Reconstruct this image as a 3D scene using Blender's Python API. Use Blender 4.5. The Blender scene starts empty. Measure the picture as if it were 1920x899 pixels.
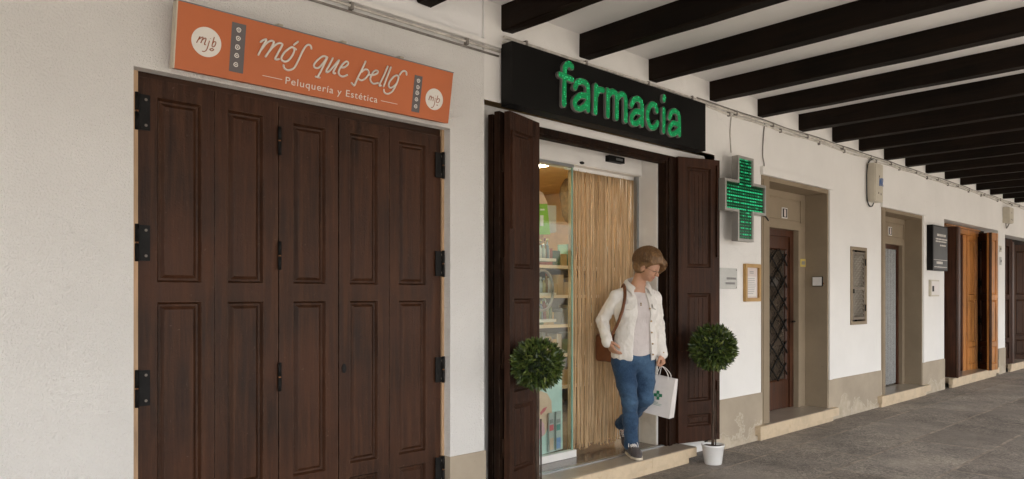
import bpy, bmesh, math, random
import numpy as np
from mathutils import Vector, Matrix, noise as mnoise

SC = bpy.context.scene
COL = SC.collection
rad = math.radians

# ------------------------------------------------------------------ camera
F_PX, HOR, YAW = 1380.0, 553.0, math.atan(1460 / 1380)
CY, SY = math.cos(YAW), math.sin(YAW)
CAM_H, CAM_D = 1.42, 3.578
cd = bpy.data.cameras.new('camera')
cam = bpy.data.objects.new('camera', cd)
COL.objects.link(cam)
cam.location = (0, -CAM_D, CAM_H)
cam.rotation_euler = (rad(90), 0, -(math.pi / 2 - YAW))
cd.sensor_width = 36
cd.lens = F_PX / 1920 * 36
cd.shift_y = (HOR - 449.5) / 1920
cd.clip_start, cd.clip_end = 0.05, 600
SC.camera = cam

# ------------------------------------------------------------------ light
SUN_EL, SUN_AZ = 52, 212          # azimuth clockwise from +Y (into the wall); 180 = straight out of the arcade
w = bpy.data.worlds.new('World')
SC.world = w
w.use_nodes = True
nt = w.node_tree
bg = nt.nodes['Background']
sky = nt.nodes.new('ShaderNodeTexSky')
sky.sky_type = 'NISHITA'
sky.sun_disc = False
sky.sun_elevation = rad(SUN_EL)
sky.sun_rotation = rad(SUN_AZ)
sky.air_density, sky.dust_density = 1.0, 4.0
hs = nt.nodes.new('ShaderNodeHueSaturation')
hs.inputs['Saturation'].default_value = 0.12
nt.links.new(sky.outputs[0], hs.inputs['Color'])
nt.links.new(hs.outputs[0], bg.inputs[0])
bg.inputs[1].default_value = 0.15
sl = bpy.data.lights.new('sun', 'SUN')
so = bpy.data.objects.new('sun', sl)
COL.objects.link(so)
sl.energy, sl.angle, sl.color = 1.5, rad(22), (1.0, 0.95, 0.88)
a_, e_ = rad(SUN_AZ), rad(SUN_EL)
sv = Vector((math.sin(a_) * math.cos(e_), math.cos(a_) * math.cos(e_), math.sin(e_)))
so.rotation_euler = sv.to_track_quat('Z', 'Y').to_euler()
SC.view_settings.view_transform = 'Standard'
SC.view_settings.look = 'None'
SC.view_settings.gamma = 1
SC.view_settings.exposure = 1.93

# ------------------------------------------------------------------ helpers
def ray(x, y):
    u = (x - 960) / F_PX
    return (CY + u * SY, SY - u * CY, -(y - HOR) / F_PX)

def W(x, y, Y=0.0):
    """point of the photo on the vertical plane at depth Y, as (X, Z)"""
    r = ray(x, y)
    t = (CAM_D + Y) / r[1]
    return t * r[0], CAM_H + t * r[2]

def tag(o, label=None, cat=None, group=None, kind=None):
    if label: o['label'] = label
    if cat: o['category'] = cat
    if group: o['group'] = group
    if kind: o['kind'] = kind
    return o

def empty(name, loc, label, cat, group=None, rz=0.0):
    o = bpy.data.objects.new(name, None)
    COL.objects.link(o)
    o.location = loc
    o.rotation_euler = (0, 0, rz)
    return tag(o, label, cat, group)

def obj(name, bm, m, parent=None, smooth=False, bevel=0.0, seg=1):
    """link a bmesh as ONE object; vertices are given in world space when the parent sits at the origin"""
    if bevel:
        ed = [e for e in bm.edges if len(e.link_faces) == 2 and e.calc_face_angle(0) > 0.5]
        if ed:
            bmesh.ops.bevel(bm, geom=ed, offset=bevel, segments=seg, profile=0.6, affect='EDGES', clamp_overlap=True)
    me = bpy.data.meshes.new(name)
    bm.to_mesh(me)
    bm.free()
    for mm in (m if isinstance(m, (list, tuple)) else [m]):
        me.materials.append(mm)
    if smooth:
        me.polygons.foreach_set('use_smooth', [True] * len(me.polygons))
    o = bpy.data.objects.new(name, me)
    COL.objects.link(o)
    if parent:
        o.parent = parent
        if parent.type == 'EMPTY':
            o.matrix_parent_inverse = Matrix.LocRotScale(parent.location, parent.rotation_euler, parent.scale).inverted()
    return o

def nb():
    return bmesh.new()

def box(bm, x0, x1, y0, y1, z0, z1, mi=0, M=None):
    vs = [bm.verts.new(Vector(p) if M is None else M @ Vector(p)) for p in
          ((x0, y0, z0), (x1, y0, z0), (x1, y1, z0), (x0, y1, z0), (x0, y0, z1), (x1, y0, z1), (x1, y1, z1), (x0, y1, z1))]
    for f in ((0, 3, 2, 1), (4, 5, 6, 7), (0, 1, 5, 4), (1, 2, 6, 5), (2, 3, 7, 6), (3, 0, 4, 7)):
        bm.faces.new([vs[i] for i in f]).material_index = mi
    return bm

def quad(bm, ps, mi=0):
    f = bm.faces.new([bm.verts.new(p) for p in ps])
    f.material_index = mi
    return f

def catmull(pts, n=6):
    P = [Vector(p) for p in pts]
    if len(P) < 3:
        return P
    Q = [P[0] * 2 - P[1]] + P + [P[-1] * 2 - P[-2]]
    out = []
    for i in range(1, len(Q) - 2):
        a, b, c, d = Q[i - 1:i + 3]
        for k in range(n):
            t = k / n
            out.append(0.5 * ((2 * b) + (c - a) * t + (2 * a - 5 * b + 4 * c - d) * t * t + (3 * b - a - 3 * c + d) * t ** 3))
    out.append(P[-1])
    return out

def tube(bm, pts, r, seg=8, mi=0, r1=None, cap=True):
    """swept round tube through pts, radius r (-> r1)"""
    P = [Vector(p) for p in pts]
    n = len(P)
    rings = []
    up = None
    for i, p in enumerate(P):
        t = (P[min(i + 1, n - 1)] - P[max(i - 1, 0)]).normalized()
        if up is None:
            up = Vector((0, 0, 1)) if abs(t.z) < 0.9 else Vector((1, 0, 0))
        a = t.cross(up)
        if a.length < 1e-6:
            a = t.orthogonal()
        a.normalize()
        b = a.cross(t).normalized()
        up = b
        rr = r if r1 is None else r + (r1 - r) * i / max(1, n - 1)
        rings.append([bm.verts.new(p + (a * math.cos(q) + b * math.sin(q)) * rr) for q in [2 * math.pi * k / seg for k in range(seg)]])
    for i in range(n - 1):
        for k in range(seg):
            f = bm.faces.new((rings[i][k], rings[i][(k + 1) % seg], rings[i + 1][(k + 1) % seg], rings[i + 1][k]))
            f.material_index = mi
            f.smooth = True
    if cap and seg > 2:
        bm.faces.new(rings[0][::-1]).material_index = mi
        bm.faces.new(rings[-1]).material_index = mi
    return bm

def lathe(bm, c, prof, seg=28, mi=0):
    """revolve (r, z) profile about the vertical axis through c"""
    rings = []
    for r, z in prof:
        if r < 1e-5:
            rings.append([bm.verts.new((c[0], c[1], c[2] + z))])
        else:
            rings.append([bm.verts.new((c[0] + r * math.cos(2 * math.pi * k / seg), c[1] + r * math.sin(2 * math.pi * k / seg), c[2] + z)) for k in range(seg)])
    for a, b in zip(rings, rings[1:]):
        for k in range(seg):
            k2 = (k + 1) % seg
            vs = [a[k % len(a)], a[k2 % len(a)], b[k2 % len(b)], b[k % len(b)]]
            u = []
            for v in vs:
                if v not in u: u.append(v)
            if len(u) > 2:
                f = bm.faces.new(u)
                f.material_index = mi
                f.smooth = True
    return bm

def prism(bm, poly, y0, y1, mi=0, M=None):
    """extrude an (x, z) outline from depth y0 (front) to y1"""
    T = (lambda p: Vector(p)) if M is None else (lambda p: M @ Vector(p))
    a = [bm.verts.new(T((x, y0, z))) for x, z in poly]
    b = [bm.verts.new(T((x, y1, z))) for x, z in poly]
    n = len(poly)
    bm.faces.new(a).material_index = mi
    bm.faces.new(b[::-1]).material_index = mi
    for i in range(n):
        bm.faces.new((a[i], b[i], b[(i + 1) % n], a[(i + 1) % n])).material_index = mi
    bmesh.ops.recalc_face_normals(bm, faces=bm.faces[:])
    return bm

def rect(bm, x0, x1, z0, z1, y, mi=0):
    return quad(bm, ((x0, y, z0), (x1, y, z0), (x1, y, z1), (x0, y, z1)), mi)

# ------------------------------------------------------------------ materials
def newmat(name):
    m = bpy.data.materials.new(name)
    m.use_nodes = True
    N = m.node_tree
    return m, N, N.nodes['Principled BSDF'], N.links.new

def lin(c):
    return tuple(c) + (1.0,)

def coords(N, L, scale, rotz=0.0, obj_space=True):
    tc = N.nodes.new('ShaderNodeTexCoord')
    mp = N.nodes.new('ShaderNodeMapping')
    mp.inputs['Scale'].default_value = scale
    mp.inputs['Rotation'].default_value = (0, 0, rotz)
    L(tc.outputs['Object' if obj_space else 'Generated'], mp.inputs['Vector'])
    return mp.outputs[0]

def noise(N, L, vec, sc, det=5, rough=0.6, dist=0.0):
    n = N.nodes.new('ShaderNodeTexNoise')
    n.inputs['Scale'].default_value = sc
    n.inputs['Detail'].default_value = det
    n.inputs['Roughness'].default_value = rough
    n.inputs['Distortion'].default_value = dist
    L(vec, n.inputs['Vector'])
    return n.outputs['Fac']

def ramp(N, L, fac, stops):
    r = N.nodes.new('ShaderNodeValToRGB')
    while len(r.color_ramp.elements) < len(stops):
        r.color_ramp.elements.new(0.5)
    for e, (p, c) in zip(r.color_ramp.elements, stops):
        e.position = p
        e.color = lin(c) if len(c) == 3 else c
    L(fac, r.inputs[0])
    return r.outputs[0]

def mixc(N, L, fac, a, b, mode='MIX'):
    n = N.nodes.new('ShaderNodeMix')
    n.data_type = 'RGBA'
    n.blend_type = mode
    for sock, v in ((n.inputs[0], fac), (n.inputs[6], a), (n.inputs[7], b)):
        if isinstance(v, (int, float)): sock.default_value = v
        elif isinstance(v, tuple): sock.default_value = lin(v)
        else: L(v, sock)
    return n.outputs[2]

def math_(N, L, op, a, b=0.0, clamp=False):
    n = N.nodes.new('ShaderNodeMath')
    n.operation = op
    n.use_clamp = clamp
    for s, v in ((n.inputs[0], a), (n.inputs[1], b)):
        if isinstance(v, (int, float)): s.default_value = v
        else: L(v, s)
    return n.outputs[0]

def bump(N, L, h, strength, dist=0.01, prev=None):
    b = N.nodes.new('ShaderNodeBump')
    b.inputs['Strength'].default_value = strength
    b.inputs['Distance'].default_value = dist
    L(h, b.inputs['Height'])
    if prev is not None: L(prev, b.inputs['Normal'])
    return b.outputs[0]

def mul(c, k):
    return tuple(min(1, max(0, v * k)) for v in c)

def mat(name, c, rough=0.6, metal=0.0, var=0.12, vs=6.0, stretch=(1, 1, 1), bs=60.0, bst=0.15, spec=0.5, dist=0.004):
    """plain surface: slow colour mottling plus a fine bump"""
    m, N, P, L = newmat(name)
    v = coords(N, L, stretch)
    col = ramp(N, L, noise(N, L, v, vs, 6), [(0.3, mul(c, 1 - var)), (0.7, mul(c, 1 + var))])
    L(col, P.inputs['Base Color'])
    P.inputs['Roughness'].default_value = rough
    P.inputs['Metallic'].default_value = metal
    P.inputs['Specular IOR Level'].default_value = spec
    if bst:
        L(bump(N, L, noise(N, L, v, bs, 3), bst, dist), P.inputs['Normal'])
    return m

def emit(m, c, s):
    P = m.node_tree.nodes['Principled BSDF']
    P.inputs['Emission Color'].default_value = lin(c)
    P.inputs['Emission Strength'].default_value = s
    return m

def plaster_mat(name, c, grain=420.0, gst=0.35, stains=True):
    m, N, P, L = newmat(name)
    v = coords(N, L, (1, 1, 1))
    col = ramp(N, L, noise(N, L, v, 1.3, 6), [(0.3, mul(c, 0.95)), (0.7, mul(c, 1.03))])
    if stains:
        vs_ = coords(N, L, (6, 6, 0.8))
        st = ramp(N, L, noise(N, L, vs_, 1.0, 8, 0.7), [(0.60, (0, 0, 0)), (0.78, (1, 1, 1))])
        col = mixc(N, L, math_(N, L, 'MULTIPLY', st, 0.16), col, mul(c, 0.62))
        sp = ramp(N, L, noise(N, L, v, 26, 3), [(0.70, (0, 0, 0)), (0.76, (1, 1, 1))])
        col = mixc(N, L, math_(N, L, 'MULTIPLY', sp, 0.25), col, mul(c, 0.7))
        vo = N.nodes.new('ShaderNodeTexVoronoi')
        vo.feature = 'DISTANCE_TO_EDGE'
        vo.inputs['Scale'].default_value = 0.55
        dv = N.nodes.new('ShaderNodeTexNoise'); dv.inputs['Scale'].default_value = 3.0; dv.inputs['Detail'].default_value = 6
        L(v, dv.inputs['Vector'])
        va = N.nodes.new('ShaderNodeVectorMath'); va.operation = 'MULTIPLY_ADD'
        L(dv.outputs['Color'], va.inputs[0]); va.inputs[1].default_value = (0.5, 0.5, 0.5); L(v, va.inputs[2])
        L(va.outputs[0], vo.inputs['Vector'])
        ck = ramp(N, L, vo.outputs['Distance'], [(0.0, (1, 1, 1)), (0.004, (0, 0, 0))])
        cm_ = ramp(N, L, noise(N, L, v, 0.7, 3), [(0.5, (0, 0, 0)), (0.6, (1, 1, 1))])
        col = mixc(N, L, math_(N, L, 'MULTIPLY', math_(N, L, 'MULTIPLY', ck, cm_), 0.1), col, mul(c, 0.45))
    L(col, P.inputs['Base Color'])
    P.inputs['Roughness'].default_value = 0.9
    P.inputs['Specular IOR Level'].default_value = 0.2
    b1 = bump(N, L, noise(N, L, v, 5, 4), 0.25, 0.02)
    L(bump(N, L, noise(N, L, v, grain, 3, 0.7), gst, 0.004 if gst < .9 else 0.012, b1), P.inputs['Normal'])
    return m

def plinth_mat(name, c, peel):
    """painted base course; near the ground the paint has flaked off in patches"""
    m, N, P, L = newmat(name)
    v = coords(N, L, (1, 1, 1))
    col = ramp(N, L, noise(N, L, v, 2.2, 7), [(0.3, mul(c, 0.86)), (0.7, mul(c, 1.1))])
    sp = ramp(N, L, noise(N, L, v, 30, 3), [(0.68, (0, 0, 0)), (0.74, (1, 1, 1))])
    col = mixc(N, L, math_(N, L, 'MULTIPLY', sp, 0.3), col, mul(c, 0.6))
    tc = N.nodes.new('ShaderNodeTexCoord')
    sx = N.nodes.new('ShaderNodeSeparateXYZ')
    L(tc.outputs['Object'], sx.inputs[0])
    n1 = noise(N, L, v, 2.6, 5, 0.55, 0.4)
    hgt = math_(N, L, 'MULTIPLY_ADD', sx.outputs[2], -1.6)
    N.nodes[hgt.node.name].inputs[2].default_value = 0.62
    f = math_(N, L, 'SUBTRACT', math_(N, L, 'ADD', n1, math_(N, L, 'MULTIPLY', hgt, 0.55)), 0.72 if peel else 2.0)
    patch = ramp(N, L, math_(N, L, 'MULTIPLY', f, 22, True), [(0.0, (0, 0, 0)), (1.0, (1, 1, 1))])
    edge = ramp(N, L, math_(N, L, 'MULTIPLY_ADD', f, 14), [(0.30, (0, 0, 0)), (0.5, (1, 1, 1)), (0.75, (0, 0, 0))])
    inner = ramp(N, L, noise(N, L, v, 9, 6), [(0.3, (0.40, 0.335, 0.245)), (0.7, (0.62, 0.54, 0.43))])
    col = mixc(N, L, math_(N, L, 'MULTIPLY', patch, 0.65), col, inner)
    col = mixc(N, L, math_(N, L, 'MULTIPLY', edge, 0.4), col, (0.68, 0.61, 0.50))
    L(col, P.inputs['Base Color'])
    P.inputs['Roughness'].default_value = 0.85
    P.inputs['Specular IOR Level'].default_value = 0.25
    inv = math_(N, L, 'SUBTRACT', 1.0, patch)
    b1 = bump(N, L, inv, 0.5, 0.006)
    L(bump(N, L, noise(N, L, v, 150, 4), 0.25, 0.004, b1), P.inputs['Normal'])
    return m

def wood_mat(name, c, c2, rough=0.42, scr=0.35, grain=0.35, bst=0.35, axis='Z', spec=0.5, worn=0.0):
    """old painted timber: streaks along the grain, brushed paint relief, pale scratches, nicks and rubbed edges"""
    m, N, P, L = newmat(name)
    st = {'Z': (9, 9, 0.55), 'X': (0.55, 9, 9), 'Y': (9, 0.55, 9)}[axis]
    v = coords(N, L, st)
    v1 = coords(N, L, (1, 1, 1))
    g = noise(N, L, v, 3.0, 8, 0.65, 0.3)
    col = ramp(N, L, g, [(0.36, mul(c, 1 - grain)), (0.5, c), (0.64, c2)])
    bl = ramp(N, L, noise(N, L, v1, 1.7, 5), [(0.40, (0, 0, 0)), (0.64, (1, 1, 1))])
    col = mixc(N, L, math_(N, L, 'MULTIPLY', bl, 0.5), col, (c2[0] * 1.25, c2[1] * 1.05, c2[2] * 0.95))
    pale = mul(tuple(0.5 * (p_ + q_) for p_, q_ in zip(c2, (0.2, 0.15, 0.11))), 1.2)
    s1 = coords(N, L, tuple(q * 5 for q in st))
    sc = ramp(N, L, noise(N, L, s1, 3.2, 4, 0.75), [(0.66, (0, 0, 0)), (0.74, (1, 1, 1))])
    col = mixc(N, L, math_(N, L, 'MULTIPLY', sc, scr), col, pale)
    if worn:
        bv = N.nodes.new('ShaderNodeBevel')
        bv.samples = 4
        bv.inputs['Radius'].default_value = 0.007
        gm = N.nodes.new('ShaderNodeNewGeometry')
        dt = N.nodes.new('ShaderNodeVectorMath'); dt.operation = 'DOT_PRODUCT'
        L(bv.outputs[0], dt.inputs[0]); L(gm.outputs['Normal'], dt.inputs[1])
        ed = ramp(N, L, math_(N, L, 'SUBTRACT', 1.0, dt.outputs['Value']), [(0.015, (0, 0, 0)), (0.12, (1, 1, 1))])
        en = ramp(N, L, noise(N, L, v1, 16, 6, 0.7), [(0.44, (0, 0, 0)), (0.62, (1, 1, 1))])
        col = mixc(N, L, math_(N, L, 'MULTIPLY', math_(N, L, 'MULTIPLY', ed, en), worn), col, pale)
        ch = ramp(N, L, noise(N, L, v1, 46, 3, 0.6), [(0.70, (0, 0, 0)), (0.73, (1, 1, 1))])
        col = mixc(N, L, math_(N, L, 'MULTIPLY', ch, worn * 0.6), col, pale)
    L(col, P.inputs['Base Color'])
    rg = ramp(N, L, g, [(0.3, (rough - 0.08,) * 3), (0.7, (rough + 0.12,) * 3)])
    L(rg, P.inputs['Roughness'])
    P.inputs['Specular IOR Level'].default_value = spec
    h = math_(N, L, 'ADD', g, math_(N, L, 'MULTIPLY', noise(N, L, v1, 34, 5, 0.6, 1.5), 0.55))
    L(bump(N, L, h, bst, 0.008), P.inputs['Normal'])
    return m

def stone_mat(name, c, rough=0.55, vein=0.3, spec=0.4):
    m, N, P, L = newmat(name)
    v = coords(N, L, (1, 1, 1))
    col = ramp(N, L, noise(N, L, v, 5, 8, 0.65, 0.6), [(0.28, mul(c, 0.78)), (0.55, c), (0.8, mul(c, 1.15))])
    ve = ramp(N, L, noise(N, L, v, 14, 6, 0.7, 1.2), [(0.56, (0, 0, 0)), (0.72, (1, 1, 1))])
    col = mixc(N, L, math_(N, L, 'MULTIPLY', ve, vein), col, (c[0] * 0.75, c[1] * 0.58, c[2] * 0.38))
    L(col, P.inputs['Base Color'])
    P.inputs['Roughness'].default_value = rough
    P.inputs['Specular IOR Level'].default_value = spec
    L(bump(N, L, noise(N, L, v, 60, 5), 0.25, 0.004), P.inputs['Normal'])
    return m

def ground_mat():
    m, N, P, L = newmat('old_stone_paving')
    tc = N.nodes.new('ShaderNodeTexCoord')
    v = tc.outputs['Object']
    # slightly wavy joints
    dn = N.nodes.new('ShaderNodeTexNoise')
    dn.inputs['Scale'].default_value = 2.3
    dn.inputs['Detail'].default_value = 4
    L(v, dn.inputs['Vector'])
    vm = N.nodes.new('ShaderNodeVectorMath'); vm.operation = 'MULTIPLY_ADD'
    L(dn.outputs['Color'], vm.inputs[0])
    vm.inputs[1].default_value = (0.035, 0.035, 0)
    L(v, vm.inputs[2])
    mp = N.nodes.new('ShaderNodeMapping')
    mp.inputs['Location'].default_value = (0.3, 0.37, 0)
    L(vm.outputs[0], mp.inputs['Vector'])
    br = N.nodes.new('ShaderNodeTexBrick')
    br.offset = 0.37
    br.inputs['Scale'].default_value = 1.0
    br.inputs['Brick Width'].default_value = 1.75
    br.inputs['Row Height'].default_value = 0.655
    br.inputs['Mortar Size'].default_value = 0.016
    br.inputs['Mortar Smooth'].default_value = 0.35
    br.inputs['Color1'].default_value = lin((0.0, 0.0, 0.0))
    br.inputs['Color2'].default_value = lin((1.0, 1.0, 1.0))
    br.inputs['Mortar'].default_value = lin((0.5, 0.5, 0.5))
    L(mp.outputs[0], br.inputs['Vector'])
    tone = ramp(N, L, br.outputs['Color'], [(0.0, (0.205, 0.180, 0.158)), (0.5, (0.255, 0.226, 0.198)), (1.0, (0.31, 0.277, 0.243))])
    nz = ramp(N, L, noise(N, L, v, 1.6, 8, 0.65), [(0.34, (0.66, 0.66, 0.67)), (0.66, (1.3, 1.28, 1.25))])
    col = mixc(N, L, 1.0, tone, nz, 'MULTIPLY')
    # worn relief: tooling ripples, their light and shade also put into the colour
    wv = noise(N, L, v, 23, 3, 0.6, 2.0)
    wr = ramp(N, L, wv, [(0.39, (0.60, 0.60, 0.60)), (0.5, (0.98, 0.98, 0.98)), (0.61, (1.42, 1.39, 1.35))])
    sm = ramp(N, L, noise(N, L, v, 0.9, 4), [(0.34, (0.25, 0.25, 0.25)), (0.56, (1, 1, 1))])
    col = mixc(N, L, sm, col, mixc(N, L, 1.0, col, wr, 'MULTIPLY'))
    sp = ramp(N, L, noise(N, L, v, 90, 3), [(0.62, (0, 0, 0)), (0.75, (1, 1, 1))])
    col = mixc(N, L, math_(N, L, 'MULTIPLY', sp, 0.35), col, (0.10, 0.085, 0.072))
    mort = ramp(N, L, noise(N, L, v, 7, 6), [(0.4, (0.20, 0.168, 0.137)), (0.62, (0.42, 0.345, 0.28))])
    col = mixc(N, L, math_(N, L, 'MULTIPLY', br.outputs['Fac'], 0.95), col, mort)
    # hairline cracks
    vo = N.nodes.new('ShaderNodeTexVoronoi')
    vo.feature = 'DISTANCE_TO_EDGE'
    vo.inputs['Scale'].default_value = 0.9
    L(vm.outputs[0], vo.inputs['Vector'])
    ck = ramp(N, L, vo.outputs['Distance'], [(0.0, (1, 1, 1)), (0.008, (0, 0, 0))])
    col = mixc(N, L, math_(N, L, 'MULTIPLY', ck, 0.12), col, (0.07, 0.06, 0.05))
    L(col, P.inputs['Base Color'])
    P.inputs['Roughness'].default_value = 0.62
    P.inputs['Specular IOR Level'].default_value = 0.4
    b1 = bump(N, L, math_(N, L, 'SUBTRACT', 1.0, br.outputs['Fac']), 0.35, 0.006)
    b2 = bump(N, L, math_(N, L, 'MULTIPLY', wv, sm), 1.0, 0.018, b1)
    L(bump(N, L, noise(N, L, v, 160, 4), 0.35, 0.004, b2), P.inputs['Normal'])
    return m

def glass_mat(name, tint=(0.93, 0.98, 0.95), gl=1.0):
    m, N, P, L = newmat(name)
    N.nodes.remove(P)
    out = N.nodes['Material Output']
    tr = N.nodes.new('ShaderNodeBsdfTransparent')
    tr.inputs[0].default_value = lin(tint)
    gs = N.nodes.new('ShaderNodeBsdfGlossy')
    gs.inputs['Roughness'].default_value = 0.02
    lw = N.nodes.new('ShaderNodeLayerWeight')
    lw.inputs[0].default_value = 0.5
    fz = math_(N, L, 'MULTIPLY_ADD', math_(N, L, 'POWER', lw.outputs['Facing'], 5.0), 0.9)
    fz.node.inputs[2].default_value = 0.06
    mx = N.nodes.new('ShaderNodeMixShader')
    L(math_(N, L, 'MULTIPLY', fz, gl), mx.inputs[0])
    L(tr.outputs[0], mx.inputs[1])
    L(gs.outputs[0], mx.inputs[2])
    L(mx.outputs[0], out.inputs[0])
    return m

def leaf_mat():
    m, N, P, L = newmat('box_leaf')
    g = N.nodes.new('ShaderNodeNewGeometry')
    col = ramp(N, L, g.outputs['Random Per Island'], [(0.0, (0.022, 0.040, 0.010)), (0.45, (0.050, 0.080, 0.016)), (0.8, (0.095, 0.130, 0.026)), (1.0, (0.17, 0.19, 0.05))])
    L(col, P.inputs['Base Color'])
    P.inputs['Roughness'].default_value = 0.38
    P.inputs['Specular IOR Level'].default_value = 0.5
    return m

M = {}
WHITE = (0.82, 0.80, 0.77)
TAN = (0.285, 0.225, 0.155)
M['wall'] = plaster_mat('white_plaster', WHITE)
M['stucco'] = plaster_mat('grainy_white_stucco', mul(WHITE, 0.97), 95.0, 1.0)
M['ceil'] = plaster_mat('ceiling_plaster', (0.82, 0.81, 0.80), 300, 0.1, False)
M['plinth'] = plinth_mat('tan_plinth_paint', (0.40, 0.335, 0.255), True)
M['portal'] = plinth_mat('tan_portal_paint', TAN, False)
M['beam'] = wood_mat('blackened_beam', (0.0072, 0.0046, 0.0030), (0.0135, 0.0083, 0.0052), 0.65, 0.12, 0.4, 0.4, 'Y', 0.12)
M['door'] = wood_mat('old_brown_paint', (0.0355, 0.0152, 0.0076), (0.0640, 0.0275, 0.0134), 0.46, 0.5, 0.45, 0.6, spec=0.22, worn=0.55)
M['doorh'] = wood_mat('old_brown_rail_paint', (0.0340, 0.0145, 0.0072), (0.0600, 0.0260, 0.0126), 0.46, 0.5, 0.45, 0.6, axis='X', spec=0.22, worn=0.5)
M['shut'] = wood_mat('brown_shutter_paint', (0.0335, 0.0142, 0.0076), (0.0540, 0.0232, 0.0122), 0.5, 0.5, 0.4, 0.5, spec=0.16, worn=0.5)
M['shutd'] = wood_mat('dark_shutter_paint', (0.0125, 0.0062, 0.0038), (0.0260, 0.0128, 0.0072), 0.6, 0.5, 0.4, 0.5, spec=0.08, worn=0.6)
M['orangewood'] = wood_mat('varnished_pine', (0.36, 0.150, 0.040), (0.50, 0.23, 0.068), 0.4, 0.25, 0.5, spec=0.3)
M['midwood'] = wood_mat('red_brown_varnish', (0.050, 0.0185, 0.0085), (0.082, 0.031, 0.0135), 0.4, 0.2, spec=0.3)
M['rawwood'] = wood_mat('bare_pine_strip', (0.50, 0.34, 0.20), (0.60, 0.43, 0.28), 0.7, 0.1)
M['stone'] = stone_mat('cream_step_stone', (0.60, 0.475, 0.325))
M['tread'] = stone_mat('worn_tread_stone', (0.35, 0.295, 0.235), 0.28, 0.2, 0.5)
M['granite'] = stone_mat('dark_polished_floor', (0.155, 0.125, 0.10), 0.14, 0.1, 0.6)
M['ground'] = ground_mat()
M['street'] = mat('street_paving', (0.34, 0.305, 0.26), 0.8)
M['orange'] = mat('orange_sign_paint', (0.50, 0.128, 0.036), 0.5, var=0.06, vs=2.2, bst=0.05)
M['signedge'] = mat('sign_edge_metal', (0.52, 0.46, 0.36), 0.5, var=0.1)
M['steel'] = mat('grey_steel', (0.36, 0.37, 0.37), 0.35, 0.85, var=0.1)
M['zinc'] = mat('zinc_edge', (0.20, 0.215, 0.22), 0.5, 0.6)
M['alu'] = mat('white_aluminium', (0.78, 0.76, 0.73), 0.35, var=0.04, bst=0.03)
M['rail'] = mat('floor_rail_metal', (0.50, 0.52, 0.54), 0.3, 0.8, var=0.08)
M['signtext'] = mat('sign_lettering', (0.72, 0.67, 0.60), 0.45, var=0.05)
M['signdisc'] = mat('sign_disc_white', (0.74, 0.70, 0.64), 0.5, var=0.04)
M['signgrey'] = mat('sign_strip_grey', (0.115, 0.098, 0.098), 0.5, var=0.05)
M['signrust'] = mat('sign_script_red', (0.33, 0.10, 0.04), 0.5)
M['black'] = mat('black_board', (0.0065, 0.0060, 0.0055), 0.42, var=0.25, vs=3, bst=0.04, spec=0.15)
M['iron'] = mat('black_iron', (0.0085, 0.008, 0.0075), 0.6, 0.0, var=0.4, vs=20, bs=90, bst=0.3, spec=0.2)
M['rust'] = mat('rusty_pin', (0.19, 0.085, 0.035), 0.7, 0.2, var=0.3, vs=40)
M['screw'] = mat('screw_metal', (0.16, 0.14, 0.12), 0.5, 0.3)
M['cable'] = mat('old_white_cable', (0.60, 0.565, 0.51), 0.7, var=0.3, vs=14)
M['cablegrey'] = mat('grey_cable', (0.22, 0.20, 0.18), 0.7, var=0.3, vs=14)
M['cableblk'] = mat('black_cable', (0.012, 0.012, 0.012), 0.5)
M['lettercase'] = mat('letter_case_grey', (0.26, 0.25, 0.23), 0.45, 0.4)
M['crosscase'] = mat('cross_case_metal', (0.40, 0.385, 0.355), 0.42, 0.5)
M['boxgrey'] = mat('telecom_box_beige', (0.56, 0.51, 0.415), 0.5, var=0.08)
M['blue'] = mat('blue_print', (0.03, 0.13, 0.42), 0.5)
M['gold'] = mat('gilt_frame', (0.42, 0.25, 0.085), 0.4, 0.35, var=0.15)
M['paper'] = mat('paper_sheet', (0.74, 0.70, 0.67), 0.7, var=0.04)
M['paperp'] = mat('pinkish_paper', (0.66, 0.58, 0.55), 0.7, var=0.05)
M['ink'] = mat('grey_print', (0.27, 0.26, 0.26), 0.7)
M['plaque'] = mat('brushed_plaque', (0.46, 0.455, 0.43), 0.35, 0.5, var=0.08)
M['yellow'] = mat('yellow_sticker', (0.62, 0.48, 0.13), 0.6)
M['mesh'] = mat('wire_mesh_metal', (0.42, 0.38, 0.32), 0.5, 0.4)
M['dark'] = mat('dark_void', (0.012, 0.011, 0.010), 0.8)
M['darkglass'] = mat('dark_pane', (0.045, 0.034, 0.026), 0.08, var=0.6, vs=3, bst=0.02, spec=0.6)
M['glass'] = glass_mat('clear_glass')
M['glassedge'] = mat('green_glass_edge', (0.23, 0.38, 0.31), 0.2)
M['pot'] = mat('white_ceramic_pot', (0.80, 0.79, 0.77), 0.32, var=0.04, bst=0.02)
M['soil'] = mat('potting_soil', (0.05, 0.03, 0.018), 0.95, var=0.5, vs=40, bs=80, bst=0.9, dist=0.01)
M['bark'] = mat('thin_bark', (0.055, 0.034, 0.022), 0.85, var=0.35, vs=30, bst=0.4)
M['leaf'] = leaf_mat()
M['leafcore'] = mat('dark_crown_core', (0.016, 0.026, 0.010), 0.9)  # dark core puts the shade between the leaves into the colour
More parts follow.
